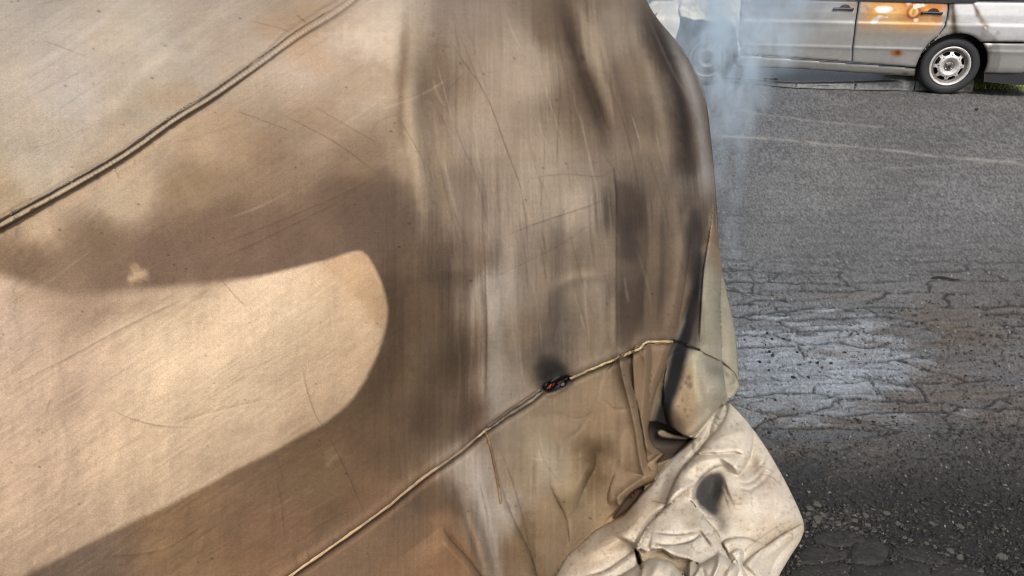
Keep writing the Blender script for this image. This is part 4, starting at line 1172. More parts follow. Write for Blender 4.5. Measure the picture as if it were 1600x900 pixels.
def car_tint(x, z):
    n1 = fbm(x * 6, z * 6, 700, 4); n2 = fbm(x * 25, z * 25, 701, 3)
    silver = lin((172, 171, 167)) * np.ones(x.shape + (3,))
    c = silver * (1 + 0.10 * n1 + 0.04 * n2)[..., None]
    def put(a, rgb):
        nonlocal c
        a = np.clip(a, 0, 1)[..., None]
        c = c * (1 - a) + a * lin(rgb)
    # road dirt low down
    put(0.35 * sst(0.34, 0.22, z + 0.03 * n1), (104, 98, 90))
    # rear door: orange heat bloom, browner edge, white flakes
    door = sst(1.10, 1.06, x) * sst(0.22, 0.27, x)
    blo = sst(0.57, 0.78, z + 0.05 * n1 + 0.03 * np.sin(x * 5)) * door
    put(0.55 * sst(0.46, 0.70, z + 0.05 * n1) * door * sst(0.2, 0.5, x), (170, 140, 100))
    blo = np.clip(blo * (0.75 + 0.6 * fbm(x * 5 + 2, z * 9, 702, 4)), 0, 1)
    put(0.92 * blo * sst(1.10, 0.92, x + 0.07 * n1) * sst(0.24, 0.34, x + 0.03 * n1), (226, 158, 58))
    put(0.6 * blo * sst(-0.3, 0.3, fbm(x * 4, z * 7, 703, 4)) * sst(0.5, 0.8, x), (236, 194, 112))
    put(0.5 * blo * sst(0.15, 0.5, fbm(x * 9, z * 12, 704, 4)), (150, 92, 40))
    put(0.55 * blo * sst(1.0, 0.9, x) * sst(0.05, 0.5, n1 + 0.4 * sst(0.8, 0.9, z)), (186, 108, 36))
    put(0.7 * np.exp(-(((x - 0.57) / 0.09) ** 2 + ((z - 0.80) / 0.08) ** 2)), (168, 84, 34))
    put(0.8 * sst(0.80, 0.93, z + 0.04 * n2) * door * sst(0.9, 0.6, x), (206, 124, 54))
    put(0.5 * sst(0.86, 0.93, z) * door * sst(0.7, 1.05, x), (110, 82, 60))
    def blob(cx, cz, rx, rz, rgb, a=1, sharp=0.18, rot=0):
        dx, dz = x - cx, z - cz
        u, v = dx * math.cos(rot) + dz * math.sin(rot), -dx * math.sin(rot) + dz * math.cos(rot)
        r = np.sqrt((u / rx) ** 2 + (v / rz) ** 2) + 0.10 * n2 + 0.16 * fbm(x * 14, z * 14, 711, 2)
        put(a * sst(1 + sharp, 1 - sharp, r), rgb)
    blob(0.555, 0.818, 0.065, 0.06, (134, 62, 30), 0.85)
    blob(0.556, 0.822, 0.042, 0.042, (226, 178, 96), 1.0)
    blob(0.556, 0.822, 0.014, 0.03, (150, 90, 40), 0.6)
    blob(0.848, 0.840, 0.075, 0.034, (232, 228, 222)); blob(0.91, 0.735, 0.042, 0.026, (206, 206, 204), 1, 0.25, -0.7); blob(0.875, 0.765, 0.03, 0.02, (222, 200, 168), 0.8, 0.3)
    for cx, cz, r in ((0.525, 0.88, 0.022), (0.545, 0.872, 0.020), (0.478, 0.892, 0.016), (0.52, 0.745, 0.018), (0.62, 0.905, 0.016), (0.86, 0.775, 0.008), (0.84, 0.772, 0.006), (0.80, 0.770, 0.008), (0.82, 0.768, 0.006), (0.88, 0.772, 0.008)):
        blob(cx, cz, r * 1.3, r, (236, 226, 210), 0.95)
    blob(0.633, 0.41, 0.055, 0.035, (170, 104, 36), 0.9, 0.6); blob(0.625, 0.418, 0.022, 0.02, (110, 62, 30), 0.9, 0.5)
    blob(0.47, 0.905, 0.006, 0.008, (70, 40, 30), 0.9)
    # front door: smoke-dulled, dark cloud at the top, brown by the handle
    fd = sst(1.06, 1.11, x) * sst(2.27, 2.22, x)
    put(0.75 * fd * sst(0.62, 0.95, z + 0.06 * n1 + 0.05 * np.sin(x * 4)), (70, 66, 70))
    put(0.55 * fd * np.exp(-((x - 1.52) / 0.26) ** 2 - ((z - 0.70) / 0.05) ** 2), (92, 90, 88))
    put(0.5 * fd * sst(1.35, 1.12, x) * sst(0.75, 0.9, z), (150, 120, 80))
    put(0.35 * fd * sst(1.9, 2.2, x), (150, 156, 166))
    # rear quarter: white-ish burnt paint with brown runs, dull arch
    rq = sst(0.235, 0.21, x)
    put(0.8 * rq * sst(0.53, 0.60, z), (222, 222, 222))
    arch = np.hypot((x - 0.08), (z - 0.298))
    put(0.55 * sst(0.45, 0.43, arch + 0.01 * n2) * sst(0.26, 0.2, x), (120, 116, 112))
    def run(pts, w, rgb, a):
        d, _, t = line_dist(x, z, np.asarray(pts, float))
        put(a * np.exp(-((d + 0.006 * n2) / (w * (0.5 + 0.8 * t))) ** 2), rgb)
    run([(0.225, 0.93), (0.20, 0.82), (0.17, 0.70)], 0.06, (160, 146, 124), 0.6)
    run([(0.215, 0.93), (0.195, 0.84), (0.165, 0.74), (0.15, 0.68), (0.115, 0.60)], 0.032, (74, 58, 46), 1.0)
    run([(0.03, 0.925), (-0.01, 0.87), (-0.045, 0.81)], 0.018, (84, 52, 40), 0.95)
    run([(-0.045, 0.81), (-0.09, 0.76), (-0.135, 0.70)], 0.026, (140, 120, 98), 0.85)
    blob(-0.135, 0.695, 0.024, 0.02, (112, 88, 70), 0.6, 0.5); blob(-0.14, 0.685, 0.014, 0.012, (226, 222, 214), 0.9)
    for k in range(12):
        run([(-0.11 - 0.016 * k, 0.66 - 0.01 * (k % 3)), (-0.112 - 0.016 * k, 0.57)], 0.004, (128, 116, 102), 0.4)
        run([(-0.30 - 0.02 * (k % 5), 0.47), (-0.30 - 0.02 * (k % 5), 0.33)], 0.004, (120, 116, 112), 0.12)
    blob(-0.20, 0.525, 0.035, 0.02, (232, 226, 214), 0.9, 0.3); run([(-0.22, 0.52), (-0.25, 0.45)], 0.012, (112, 106, 100), 0.6)
    run([(-0.15, 0.548), (-0.5, 0.558)], 0.010, (82, 60, 54), 0.6)
    # rusty edge by the sill's rear end
    put(0.65 * np.exp(-((x - 0.40) / 0.03) ** 2) * sst(0.45, 0.3, z), (112, 84, 62))
    blob(0.50, 0.205, 0.03, 0.02, (104, 62, 46), 0.7, 0.6)
    return c * 0.70

def panel(name, pts, mat, step=0.014, gap=0.0035, lift=0.0, smooth_n=0, tint=car_tint, rough_edge=0.0, label=None, lump=0.0):
    """a sheet-metal panel: outline on the car's side, pressed to the body's section, its rim turned in"""
    P = catmull(pts, smooth_n, True) if smooth_n else np.asarray(pts, float)
    lo, hi = P.min(0), P.max(0)
    gx = np.arange(lo[0] - step, hi[0] + 2 * step, step); gz = np.arange(lo[1] - step, hi[1] + 2 * step, step)
    X, Z = np.meshgrid(gx, gz)
    sd = poly_sdf(X, Z, P)
    F = grid_faces(*X.shape)
    cenx, cenz = X.ravel()[F].mean(1), Z.ravel()[F].mean(1)
    F = F[poly_sdf(cenx, cenz, P) > 0]
    used, inv = np.unique(F, return_inverse=True)
    F = inv.reshape(-1, 4)
    x, z = X.ravel()[used].copy(), Z.ravel()[used].copy()
    # border vertices snap on to the outline
    E = np.sort(np.concatenate([F[:, [0, 1]], F[:, [1, 2]], F[:, [2, 3]], F[:, [3, 0]]]), 1)
    ue, cnt = np.unique(E, axis=0, return_counts=True)
    border = np.unique(ue[cnt == 1])
    n = len(P)
    bx, bz = x[border], z[border]
    best = np.full(len(border), 1e9); qx, qz = bx.copy(), bz.copy()
    for i in range(n):
        ax, az = P[i]; dx, dz = P[(i + 1) % n] - P[i]
        t = np.clip(((bx - ax) * dx + (bz - az) * dz) / (dx * dx + dz * dz + 1e-12), 0, 1)
        cx, cz = ax + t * dx, az + t * dz
        d = np.hypot(bx - cx, bz - cz)
        m = d < best
        best = np.where(m, d, best); qx = np.where(m, cx, qx); qz = np.where(m, cz, qz)
    x[border], z[border] = qx, qz
    sd = np.maximum(poly_sdf(x, z, P), 0)
    sd[border] = 0
    y = body_y(x, z) + lift - 0.010 * np.exp(-sd / 0.006)
    if lump:
        y = y + lump * fbm(x * 9, z * 9, 720, 4)
    tn = tint(x, z)
    # back row so that the sheet has a turned-in flange
    nb = len(border)
    bidx = {int(v): k for k, v in enumerate(border)}
    x2, z2, y2 = x[border], z[border], y[border] - 0.03
    be = ue[cnt == 1]
    fl = np.array([[a, b, len(x) + bidx[int(b)], len(x) + bidx[int(a)]] for a, b in be])
    V = np.stack([np.concatenate([x, x2]), np.concatenate([y, y2]), np.concatenate([z, z2])], 1)
    T = np.concatenate([tn, tn[border] * 0.4])
    o = mesh_np(name, V, np.concatenate([F, fl]), mat, CAR, {'tint': T})
    if label:
        o['label'] = label
    return o

def arc(cx, cz, r, a0, a1, n=18):
    t = np.radians(np.linspace(a0, a1, n))
    return [(cx + r * math.cos(a), cz + r * math.sin(a)) for a in t]

g = 0.005
panel('rear_door', [(1.092, 0.925), (1.089, 0.68), (1.072, 0.45), (1.050, 0.304), (0.72, 0.288), (0.418, 0.272), (0.404, 0.38), (0.388, 0.455), (0.345, 0.53), (0.280, 0.60), (0.245, 0.68), (0.236, 0.76), (0.24, 0.85), (0.255, 0.925)], M_PAINT, 0.011, label='rear door burnt orange with white flakes and a rust spot')
panel('front_door', [(2.262, 0.925), (2.252, 0.65), (2.235, 0.50), (2.20, 0.41), (2.16, 0.37), (2.10, 0.354), (1.60, 0.330), (1.060, 0.304), (1.080, 0.45), (1.098, 0.68), (1.102, 0.925)], M_PAINT, label='smoke-dulled silver front door')
q_arch = arc(0.08, 0.298, 0.328, 12, 131, 26)
panel('rear_quarter', [(0.245, 0.925), (0.228, 0.85), (0.226, 0.76), (0.235, 0.68), (0.270, 0.60), (0.336, 0.525), (0.379, 0.455), (0.395, 0.38)] + q_arch + [(-0.50, 0.553), (-0.86, 0.565), (-0.90, 0.70), (-0.86, 0.86), (-0.80, 0.93), (-0.3, 0.93)], M_PAINT, label='whitish rear wing with brown scorch runs')
b_arch = arc(0.08, 0.298, 0.335, 134, 190, 16)
panel('rear_bumper', [(-0.86, 0.555)] + [(-0.50, 0.544)] + b_arch + [(-0.30, 0.238), (-0.60, 0.245), (-0.88, 0.27), (-0.93, 0.42)], M_PAINT, lift=0.012)
panel('sill', [(2.205, 0.35), (2.10, 0.344), (1.60, 0.322), (1.05, 0.294), (0.60, 0.276), (0.412, 0.262), (0.398, 0.178), (1.0, 0.196), (1.56, 0.216), (2.235, 0.222), (2.24, 0.30)], M_PAINT)

VALANCE = [(-0.25, 0.245), (-0.27, 0.15), (-0.55, 0.128), (-0.86, 0.14), (-0.90, 0.27)]

def pale(x, z):
    n1 = fbm(x * 8, z * 8, 730, 4); n2 = fbm(x * 30, z * 30, 731, 3)
    c = lin((226, 222, 208)) * 0.85 * (1 + 0.12 * n1 + 0.08 * n2)[..., None]
    a = (0.35 * sst(0.1, 0.6, n1))[..., None]
    return c * (1 - a) + a * lin((170, 158, 136))

panel('front_wing', [(2.273, 0.925), (2.262, 0.65), (2.245, 0.50), (2.212, 0.41), (2.225, 0.32), (2.24, 0.40), (2.262, 0.50), (2.30, 0.60), (2.345, 0.672), (2.42, 0.690), (2.50, 0.665), (2.58, 0.690), (2.66, 0.705), (2.74, 0.698), (2.82, 0.722), (2.885, 0.735), (2.91, 0.80), (2.90, 0.93), (2.6, 0.95)],
      M_ASHWHITE, 0.012, tint=pale, lump=0.03, lift=0.02, label='front wing burnt to lumpy pale ash above the wheel')
panel('front_bumper', [(2.90, 0.90), (2.915, 0.80), (2.89, 0.73), (2.885, 0.65), (2.905, 0.56), (2.94, 0.40), (2.96, 0.30), (3.30, 0.30), (3.36, 0.50), (3.34, 0.72), (3.20, 0.88)], M_ASHWHITE, 0.014, tint=pale, lump=0.012, label='bleached pale front bumper')

def car_box(name, x0, x1, y0, y1, z0, z1, mat, parent=CAR, bev=0.01):
    bm = bmesh.new()
    bmesh.ops.create_cube(bm, size=1)
    for v in bm.verts:
        v.co = Vector(((x0 + x1) / 2 + v.co.x * (x1 - x0), (y0 + y1) / 2 + v.co.y * (y1 - y0), (z0 + z1) / 2 + v.co.z * (z1 - z0)))
    if bev:
        bmesh.ops.bevel(bm, geom=list(bm.edges), offset=bev, segments=2, affect='EDGES')
    return bm_obj(name, bm, mat, parent)

# dark structure behind the panels, with the wheel houses left open
def extrude_profile(name, pts, y0, y1, mat, parent=CAR):
    bm = bmesh.new()
    a = [bm.verts.new((x, y0, z)) for x, z in pts]
    b = [bm.verts.new((x, y1, z)) for x, z in pts]
    n = len(pts)
    bm.faces.new(a); bm.faces.new(b[::-1])
    for i in range(n):
        bm.faces.new((a[i], a[(i + 1) % n], b[(i + 1) % n], b[i]))
    bmesh.ops.triangulate(bm, faces=[f for f in bm.faces if len(f.verts) > 4])
    return bm_obj(name, bm, mat, parent)

hull = [(-0.80, 0.36), (-0.30, 0.34)] + arc(0.08, 0.298, 0.36, 174, 6, 16) + [(0.45, 0.46), (2.12, 0.46)] + arc(2.55, 0.29, 0.40, 170, 6, 16)[::1] + [(3.15, 0.32), (3.20, 0.72), (3.0, 0.86), (2.25, 0.915), (-0.78, 0.91)]
extrude_profile('inner_body', hull, 0.0, -1.58, M_BLACK)
car_box('wheel_house', 1.98, 3.10, -0.28, -0.34, 0.2, 0.80, M_BLACK)
car_box('wheel_house', -0.42, 0.55, -0.28, -0.34, 0.2, 0.80, M_BLACK)
extrude_profile('rear_valance', VALANCE, 0.03, -1.4, M_BLACK)
# waist rail, window posts, roof
extrude_profile('waist_moulding', [(0.02, 0.920), (0.26, 0.912), (1.1, 0.925), (2.28, 0.940), (2.28, 0.960), (0.06, 0.950), (-0.02, 0.945)], 0.056, 0.0, M_TRIM)
post = [((1.07, 0.94), (1.03, 0.94), (0.98, 1.36), (1.02, 1.36)), ((0.16, 0.94), (0.08, 0.94), (0.10, 1.36), (0.16, 1.36)), ((2.35, 0.93), (2.24, 0.93), (1.62, 1.38), (1.68, 1.40)), ((-0.66, 0.92), (-0.78, 0.92), (-0.55, 1.36), (-0.46, 1.36))]
for q in post:
    extrude_profile('window_post', q, -0.02, -0.09, M_BLACK)
    extrude_profile('window_post', q, -1.50, -1.57, M_BLACK)
extrude_profile('roof', [(1.74, 1.37), (1.2, 1.425), (0.4, 1.435), (-0.3, 1.42), (-0.62, 1.37), (-0.62, 1.34), (1.74, 1.34)], -0.04, -1.56, M_BLACK)

def handle(cx, cz, parent):
    h = None
    bm = bmesh.new()
    pts = [(-0.085, 0.0), (-0.02, 0.010), (0.03, 0.012), (0.09, 0.004)]
    v, f = tube_np([(cx + a, body_y(np.array([cx]), np.array([cz]))[0] + 0.016, cz + b * 0.3) for a, b in catmull(pts, 5)], 0.013, 8)
    o = mesh_np('door_handle', v, f, M_TRIM, parent)
    t = np.linspace(0, math.pi, 14)
    cup = [(cx - 0.012 + 0.055 * math.cos(a), cz + 0.045 * math.sin(a)) for a in t] + [(cx - 0.067, cz - 0.014), (cx + 0.043, cz - 0.014)]
    y0 = float(body_y(np.array([cx]), np.array([cz]))[0])
    extrude_profile('handle_cup', cup, y0 + 0.004, y0 - 0.02, M_TRIM, parent)
    for e in (-0.085, 0.09):
        bm = bmesh.new()
        bmesh.ops.create_uvsphere(bm, u_segments=10, v_segments=6, radius=0.015, matrix=Matrix.Translation((cx + e, y0 + 0.014, cz)))
        bm_obj('handle_end', bm, M_TRIM, parent, True)
handle(0.385, 0.815, CAR)
handle(1.235, 0.838, CAR)

def lathe(name, prof, mat, parent, seg=48, loc=(0, 0, 0), cap=False):
    """profile of (radius, y) turned round the axle (local y)"""
    n = len(prof)
    a = np.arange(seg) / seg * 2 * np.pi
    V = np.array([[(r * math.cos(t), y, r * math.sin(t)) for t in a] for r, y in prof]).reshape(-1, 3)
    i = np.arange(n * seg).reshape(n, seg)
    j = np.roll(i, -1, 1)
    F = np.stack([i[:-1], j[:-1], j[1:], i[1:]], -1).reshape(-1, 4)
    return mesh_np(name, V + np.array(loc), F, mat, parent)

def wheel(cx, cz, side, dark=False, R=0.29, rim=None):
    """tyre, rim and a steel disc with eight slots; side +1 on the viewer's side"""
    w = empty('wheel', (cx, 0.0 if side > 0 else -1.55, cz), 0 if side > 0 else math.pi)
    w.parent = CAR
    lathe('tyre', [(0.196, -0.03), (0.200, 0.0), (0.212, 0.012), (0.228, 0.016), (0.250, 0.017), (0.268, 0.012), (0.281, 0.0), (R - 0.003, -0.012), (R, -0.030), (R, -0.14), (0.281, -0.165), (0.2, -0.17)], M_RUBBER, w)
    rim = rim or (M_BLACK if dark else M_RIM)
    lathe('rim', [(0.166, -0.10), (0.168, -0.03), (0.172, -0.012), (0.176, -0.001), (0.183, 0.007), (0.191, 0.010), (0.198, 0.007), (0.201, -0.004), (0.198, -0.02)], rim, w)
    lathe('rim_well', [(0.172, -0.014), (0.160, -0.030), (0.152, -0.034), (0.148, -0.050)], M_RIMD if not dark else M_BLACK, w)
    # slotted disc
    rr = np.array([0.052, 0.060, 0.070, 0.082, 0.092, 0.100, 0.108, 0.114, 0.122, 0.130, 0.138, 0.146, 0.152])
    yy = np.array([-0.030, -0.020, -0.010, 0.000, 0.003, -0.002, -0.008, -0.012, -0.016, -0.020, -0.026, -0.034, -0.044])
    seg = 96
    A = np.arange(seg) / seg * 2 * np.pi
    RR, AA = np.meshgrid(rr, A, indexing='ij')
    Y = np.repeat(yy[:, None], seg, 1)
    Vd = np.stack([RR * np.cos(AA), Y, RR * np.sin(AA)], -1).reshape(-1, 3)
    i = np.arange(len(rr) * seg).reshape(len(rr), seg); j = np.roll(i, -1, 1)
    F = np.stack([i[:-1], j[:-1], j[1:], i[1:]], -1)
    keep = np.ones(F.shape[:2], bool)
    for k in range(seg):
        ph = ((A[k] + 0.03) / (2 * np.pi) * 8) % 1.0
        for ri in range(len(rr) - 1):
            rm = (rr[ri] + rr[ri + 1]) / 2
            half = 0.34 if rm > 0.122 else 0.27
            if 0.114 < rm < 0.146 and abs(ph - 0.5) < half:
                keep[ri, k] = False
            if 0.104 < rm < 0.118 and min(ph, 1 - ph) < 0.045:
                keep[ri, k] = False
    mesh_np('slotted_disc', Vd, F[keep], rim, w)
    lathe('brake_drum', [(0.0, -0.075), (0.155, -0.075), (0.166, -0.10)], M_BLACK, w, 32)
    lathe('hub', [(0.0, -0.010), (0.018, -0.010), (0.022, -0.016), (0.024, -0.034), (0.052, -0.036)], M_RIMD if not dark else M_BLACK, w, 32)
    lathe('hub_cap', [(0.0, -0.004), (0.014, -0.005), (0.019, -0.012)], M_BLACK, w, 20)
    for k in range(4):
        a = math.pi / 4 + k * math.pi / 2
        bm = bmesh.new()
        bmesh.ops.create_cone(bm, cap_ends=True, segments=6, radius1=0.0095, radius2=0.007, depth=0.02, matrix=Matrix.Translation((0.037 * math.cos(a), -0.026, 0.037 * math.sin(a))) @ Matrix.Rotation(-math.pi / 2, 4, 'X'))
        bm_obj('wheel_nut', bm, M_RIM if not dark else M_BLACK, w)
    return w

# +y of the car empty must face the viewer: forward x forward cross up
wheel(0.08, 0.29, 1)
fw = wheel(2.55, 0.29, 1, True, rim=M_RIMD)
fw['label'] = 'smoke-veiled front wheel'
wheel(0.08, 0.36, -1, True)
wheel(2.55, 0.36, -1, True)

# ================================================================== PAVEMENT, KERB, GRASS BEHIND THE CAR
def build_pavement():
    front = catmull([(1.6, 9.6), (2.1, 9.05), (2.55, 8.78), (2.9, 8.55), (3.262, 8.36), (3.8, 8.28), (4.46, 8.20), (5.05, 8.16)], 8)
    n = len(front)
    hgt = np.interp(front[:, 0], [2.4, 3.0, 3.4, 4.0, 4.8, 5.1], [0.012, 0.02, 0.035, 0.075, 0.115, 0.115])
    rows = [(0, 0), (0.004, 1), (0.05, 1), (0.3, 1), (0.7, 1), (1.3, 1), (2.2, 1), (4, 1)]
    top = []
    for dy, _ in rows[1:]:
        top.append(np.stack([front[:, 0] + 0.15 * dy, front[:, 1] + dy, hgt + 0.004 * fbm(front[:, 0] * 5, front[:, 1] * 5 + dy * 7, 800, 3) + np.minimum(0.015 * dy, 0.02)], 1))
    V = np.concatenate(top)
    o = mesh_np('pavement', V, grid_faces(len(rows) - 1, n)[:, ::-1], M_PAVE)
    props(o, 'pale wet pavement showing under the silver car', None, None, 'structure')
    # kerb stones set end to end along the edge
    k = empty('kerb', (3.3, 8.35, 0))
    props(k, 'low grey kerb running under the silver car', 'kerb')
    L = np.concatenate([[0], np.cumsum(np.hypot(*np.diff(front, axis=0).T))])
    cuts = np.arange(0.75, L[-1], 0.62)
    for a, b in zip(cuts[:-1], cuts[1:]):
        q = [np.array([np.interp(t, L, front[:, 0]), np.interp(t, L, front[:, 1])]) for t in (a + 0.006, b - 0.006)]
        hz = [np.interp(p[0], front[:, 0], hgt) for p in q]
        if max(hz) < 0.014:
            continue
        dirv = (q[1] - q[0]) / np.linalg.norm(q[1] - q[0]); nn = np.array([-dirv[1], dirv[0]])
        bm = bmesh.new()
        vs = []
        for p, h in zip(q, hz):
            for off_, z in ((-0.012, -0.02), (-0.004, h + 0.006), (0.11, h + 0.012), (0.11, -0.02)):
                xy = p + nn * off_
                vs.append(bm.verts.new((xy[0] - 3.3, xy[1] - 8.35, z)))
        bm.faces.new(vs[:4]); bm.faces.new(vs[4:][::-1])
        for i in range(4):
            bm.faces.new((vs[i], vs[(i + 1) % 4], vs[4 + (i + 1) % 4], vs[4 + i]))
        bmesh.ops.recalc_face_normals(bm, faces=bm.faces)
        bmesh.ops.bevel(bm, geom=list(bm.edges), offset=0.008, segments=2, affect='EDGES')
        bm_obj('kerb_stone', bm, M_KERB, k)
    # wet gutter line in front of it
    gx = np.linspace(2.7, 4.5, 50)
    gy = np.interp(gx, front[:, 0], front[:, 1])
    wv = 0.05 + 0.04 * fbm(gx * 3, gx * 0, 810, 3)
    V = np.concatenate([np.stack([gx, gy - 0.02, 0 * gx + 0.012], 1), np.stack([gx, gy - 0.03 - np.maximum(wv, 0.01), 0 * gx + 0.0105], 1)])
    o = mesh_np('puddle', V, grid_faces(2, len(gx)), M_WATER)
    props(o, 'thin wet puddle along the kerb', None, None, 'structure')
    # scraps on the pavement
    for x, y, z, s_ in ((2.95, 8.80, 0.03, 0.05), (2.99, 8.78, 0.03, 0.04), (3.05, 8.77, 0.03, 0.05)):
        bm = bmesh.new()
        bmesh.ops.create_icosphere(bm, subdivisions=1, radius=1)
        for v in bm.verts:
            v.co = Vector((v.co.x * s_, v.co.y * s_ * 0.6, v.co.z * s_ * 0.25)) * random.uniform(0.7, 1.2)
        q = bm_obj('debris', bm, M_CHAR)
        q.location = (x, y, z)
        props(q, 'charred scrap lying on the pale pavement under the car', 'debris', 'charred scraps on the pavement')

def m_water():
    m, t, p, N, L = nt('water_film')
    n = noise(t, 25, 3)
    p.inputs['Base Color'].default_value = (0.16, 0.17, 0.18, 1)
    p.inputs['Roughness'].default_value = 0.12
    L.new(bump(t, n.outputs[0], 0.15, 0.01), p.inputs['Normal'])
    return m
M_WATER = m_water()
build_pavement()

def build_grass():
    r3 = np.random.default_rng(11)
    n = 5200
    x = r3.uniform(4.95, 7.6, n); y = 8.27 - 0.10 * (x - 5.2) + r3.random(n) ** 1.3 * 1.6
    ok = y > 8.18
    x, y = x[ok], y[ok]
    n = len(x)
    a = r3.uniform(0, 2 * np.pi, n); h = r3.uniform(0.03, 0.065, n) * (0.6 + 0.4 * np.clip((y - 8.2) * 4, 0, 1)); w = r3.uniform(0.003, 0.007, n)
    lean = r3.normal(0, 0.02, (n, 2))
    z0 = 0.022 * np.ones(n)
    b0 = np.stack([x - w * np.cos(a), y - w * np.sin(a), z0 * 0.2], 1); b1 = np.stack([x + w * np.cos(a), y + w * np.sin(a), z0 * 0.2], 1)
    t = np.stack([x + lean[:, 0], y + lean[:, 1], z0 + h], 1)
    V = np.stack([b0, b1, t], 1).reshape(-1, 3)
    c = lin((128, 148, 70)) * (0.6 + 0.9 * r3.random((n, 1))) + r3.random((n, 1)) ** 3 * lin((150, 140, 70)) * 0.6
    o = mesh_np('grass', V, np.arange(3 * n).reshape(-1, 3), M_GRASS, attrs={'tint': np.repeat(c, 3, 0)}, smooth=False)
    props(o, 'short green grass behind the silver car\'s rear wheel', None, None, 'stuff')
    gx, gy = np.meshgrid(np.linspace(4.9, 9, 40), np.linspace(0, 3, 20))
    zz = 0.02 + 0.01 * fbm(gx * 4, gy * 4, 820, 3)
    zz[0] = -0.01
    V = np.stack([gx, 8.26 - 0.10 * (gx - 5.2) + gy, zz], -1).reshape(-1, 3)
    cc = lin((84, 88, 52)) * (1 + 0.3 * fbm(gx * 6, gy * 6, 821, 3)).reshape(-1, 1)
    o = mesh_np('verge', V, grid_faces(20, 40)[:, ::-1], M_GRASS, attrs={'tint': cc})
    props(o, 'grass verge behind the silver car', None, None, 'structure')
build_grass()

# ================================================================== STONES, GRAVEL, CLODS, TWIG
def chip_mesh(seed, flat=0.35, n=7):
    rr = random.Random(seed)
    bm = bmesh.new()
    top, bot, mid = [], [], []
    for i in range(n):
        a = i / n * 2 * math.pi + rr.uniform(-0.3, 0.3)
        r = rr.uniform(0.65, 1.05)
        mid.append(bm.verts.new((r * math.cos(a), r * math.sin(a) * 0.75, flat * 0.45)))
        top.append(bm.verts.new((r * 0.8 * math.cos(a), r * 0.8 * math.sin(a) * 0.75, flat * rr.uniform(0.85, 1.1))))
        bot.append(bm.verts.new((r * 0.9 * math.cos(a), r * 0.9 * math.sin(a) * 0.75, -0.1)))
    bm.faces.new(top)
    for i in range(n):
        j = (i + 1) % n
        bm.faces.new((mid[i], mid[j], top[j], top[i])); bm.faces.new((bot[i], bot[j], mid[j], mid[i]))
    bmesh.ops.recalc_face_normals(bm, faces=bm.faces)
    me = bpy.data.meshes.new('stone_chip')
    bm.to_mesh(me); bm.free()
    return me

chips = [chip_mesh(k) for k in range(6)]
for me in chips:
    me.materials.append(M_STONE)
def put_chip(px, py, size, label, group, seed, rot=None, name='stone_chip', meshes=chips, cat='stone', tilt=0.12):
    p = at_ground(px, py)
    o = bpy.data.objects.new(name, meshes[seed % len(meshes)])
    COL.objects.link(o)
    rr = random.Random(seed * 7 + 1)
    o.location = (p[0], p[1], 0.002)
    o.scale = (size, size, size)
    o.rotation_euler = (rr.uniform(-tilt, tilt), rr.uniform(-tilt, tilt), rr.uniform(0, 6.28) if rot is None else rot)
    return props(o, label, cat, group)
put_chip(1485, 862, 0.014, 'longer pale chip touching the rounded one near the bottom right', None, 1, 2.4)
put_chip(1499, 872, 0.013, 'rounded pale chip at the lower end of the small pair', None, 2, 0.4)
put_chip(1565, 872, 0.017, 'flat pale grey chip nearest the bottom right corner', None, 3, 0.1)
put_chip(1403, 820, 0.012, 'pale flat chip alone between the gravel heap and the pair of chips', None, 4, 0.2)
put_chip(1499, 824, 0.014, 'thin pale chip lying slantwise on dark gravel', None, 5, -0.35)
put_chip(1413, 841, 0.009, 'small rounded pale chip above the dark slabs', None, 6, 0.2)
put_chip(1532, 893, 0.010, 'dull chip at the lower edge below the flat grey chip', None, 8, 0.6)
GRP = 'pale chips heaped beside the bunched hem'
for k, (x, y, s_) in enumerate(((1276, 789, 0.017), (1265, 796, 0.014), (1285, 806, 0.015), (1277, 814, 0.021), (1263, 805, 0.012), (1310, 820, 0.013), (1335, 815, 0.012), (1352, 806, 0.012), (1356, 822, 0.012), (1337, 827, 0.010), (1385, 803, 0.012),
                                (1363, 797, 0.009), (1322, 800, 0.010), (1300, 812, 0.010), (1290, 824, 0.010), (1272, 822, 0.011), (1345, 833, 0.009), (1365, 830, 0.010), (1317, 831, 0.008), (1257, 815, 0.010))):
    put_chip(x, y, s_, 'pale flat stone chip in the low heap right beside the bunched hem', GRP, 20 + k)
GRP = 'loose chips strewn over the dark gravel'
for k, (x, y, s_) in enumerate(((1456, 819, 0.010), (1395, 851, 0.008), (1422, 845, 0.009), (1447, 850, 0.008), (1460, 855, 0.009), (1479, 868, 0.008), (1556, 826, 0.007), (1572, 845, 0.006), (1512, 869, 0.006), (1548, 784, 0.006), (1430, 800, 0.007),
                                (1500, 805, 0.006), (1383, 748, 0.006), (1325, 752, 0.008), (1363, 722, 0.006), (1460, 700, 0.006), (1513, 725, 0.006), (1590, 758, 0.007))):
    put_chip(x, y, s_, 'small loose stone chip on the dark gravel away from the heap', GRP, 60 + k)
clods = [chip_mesh(100 + k, 0.8, 6) for k in range(4)]
for me in clods:
    me.materials.append(M_CLOD)
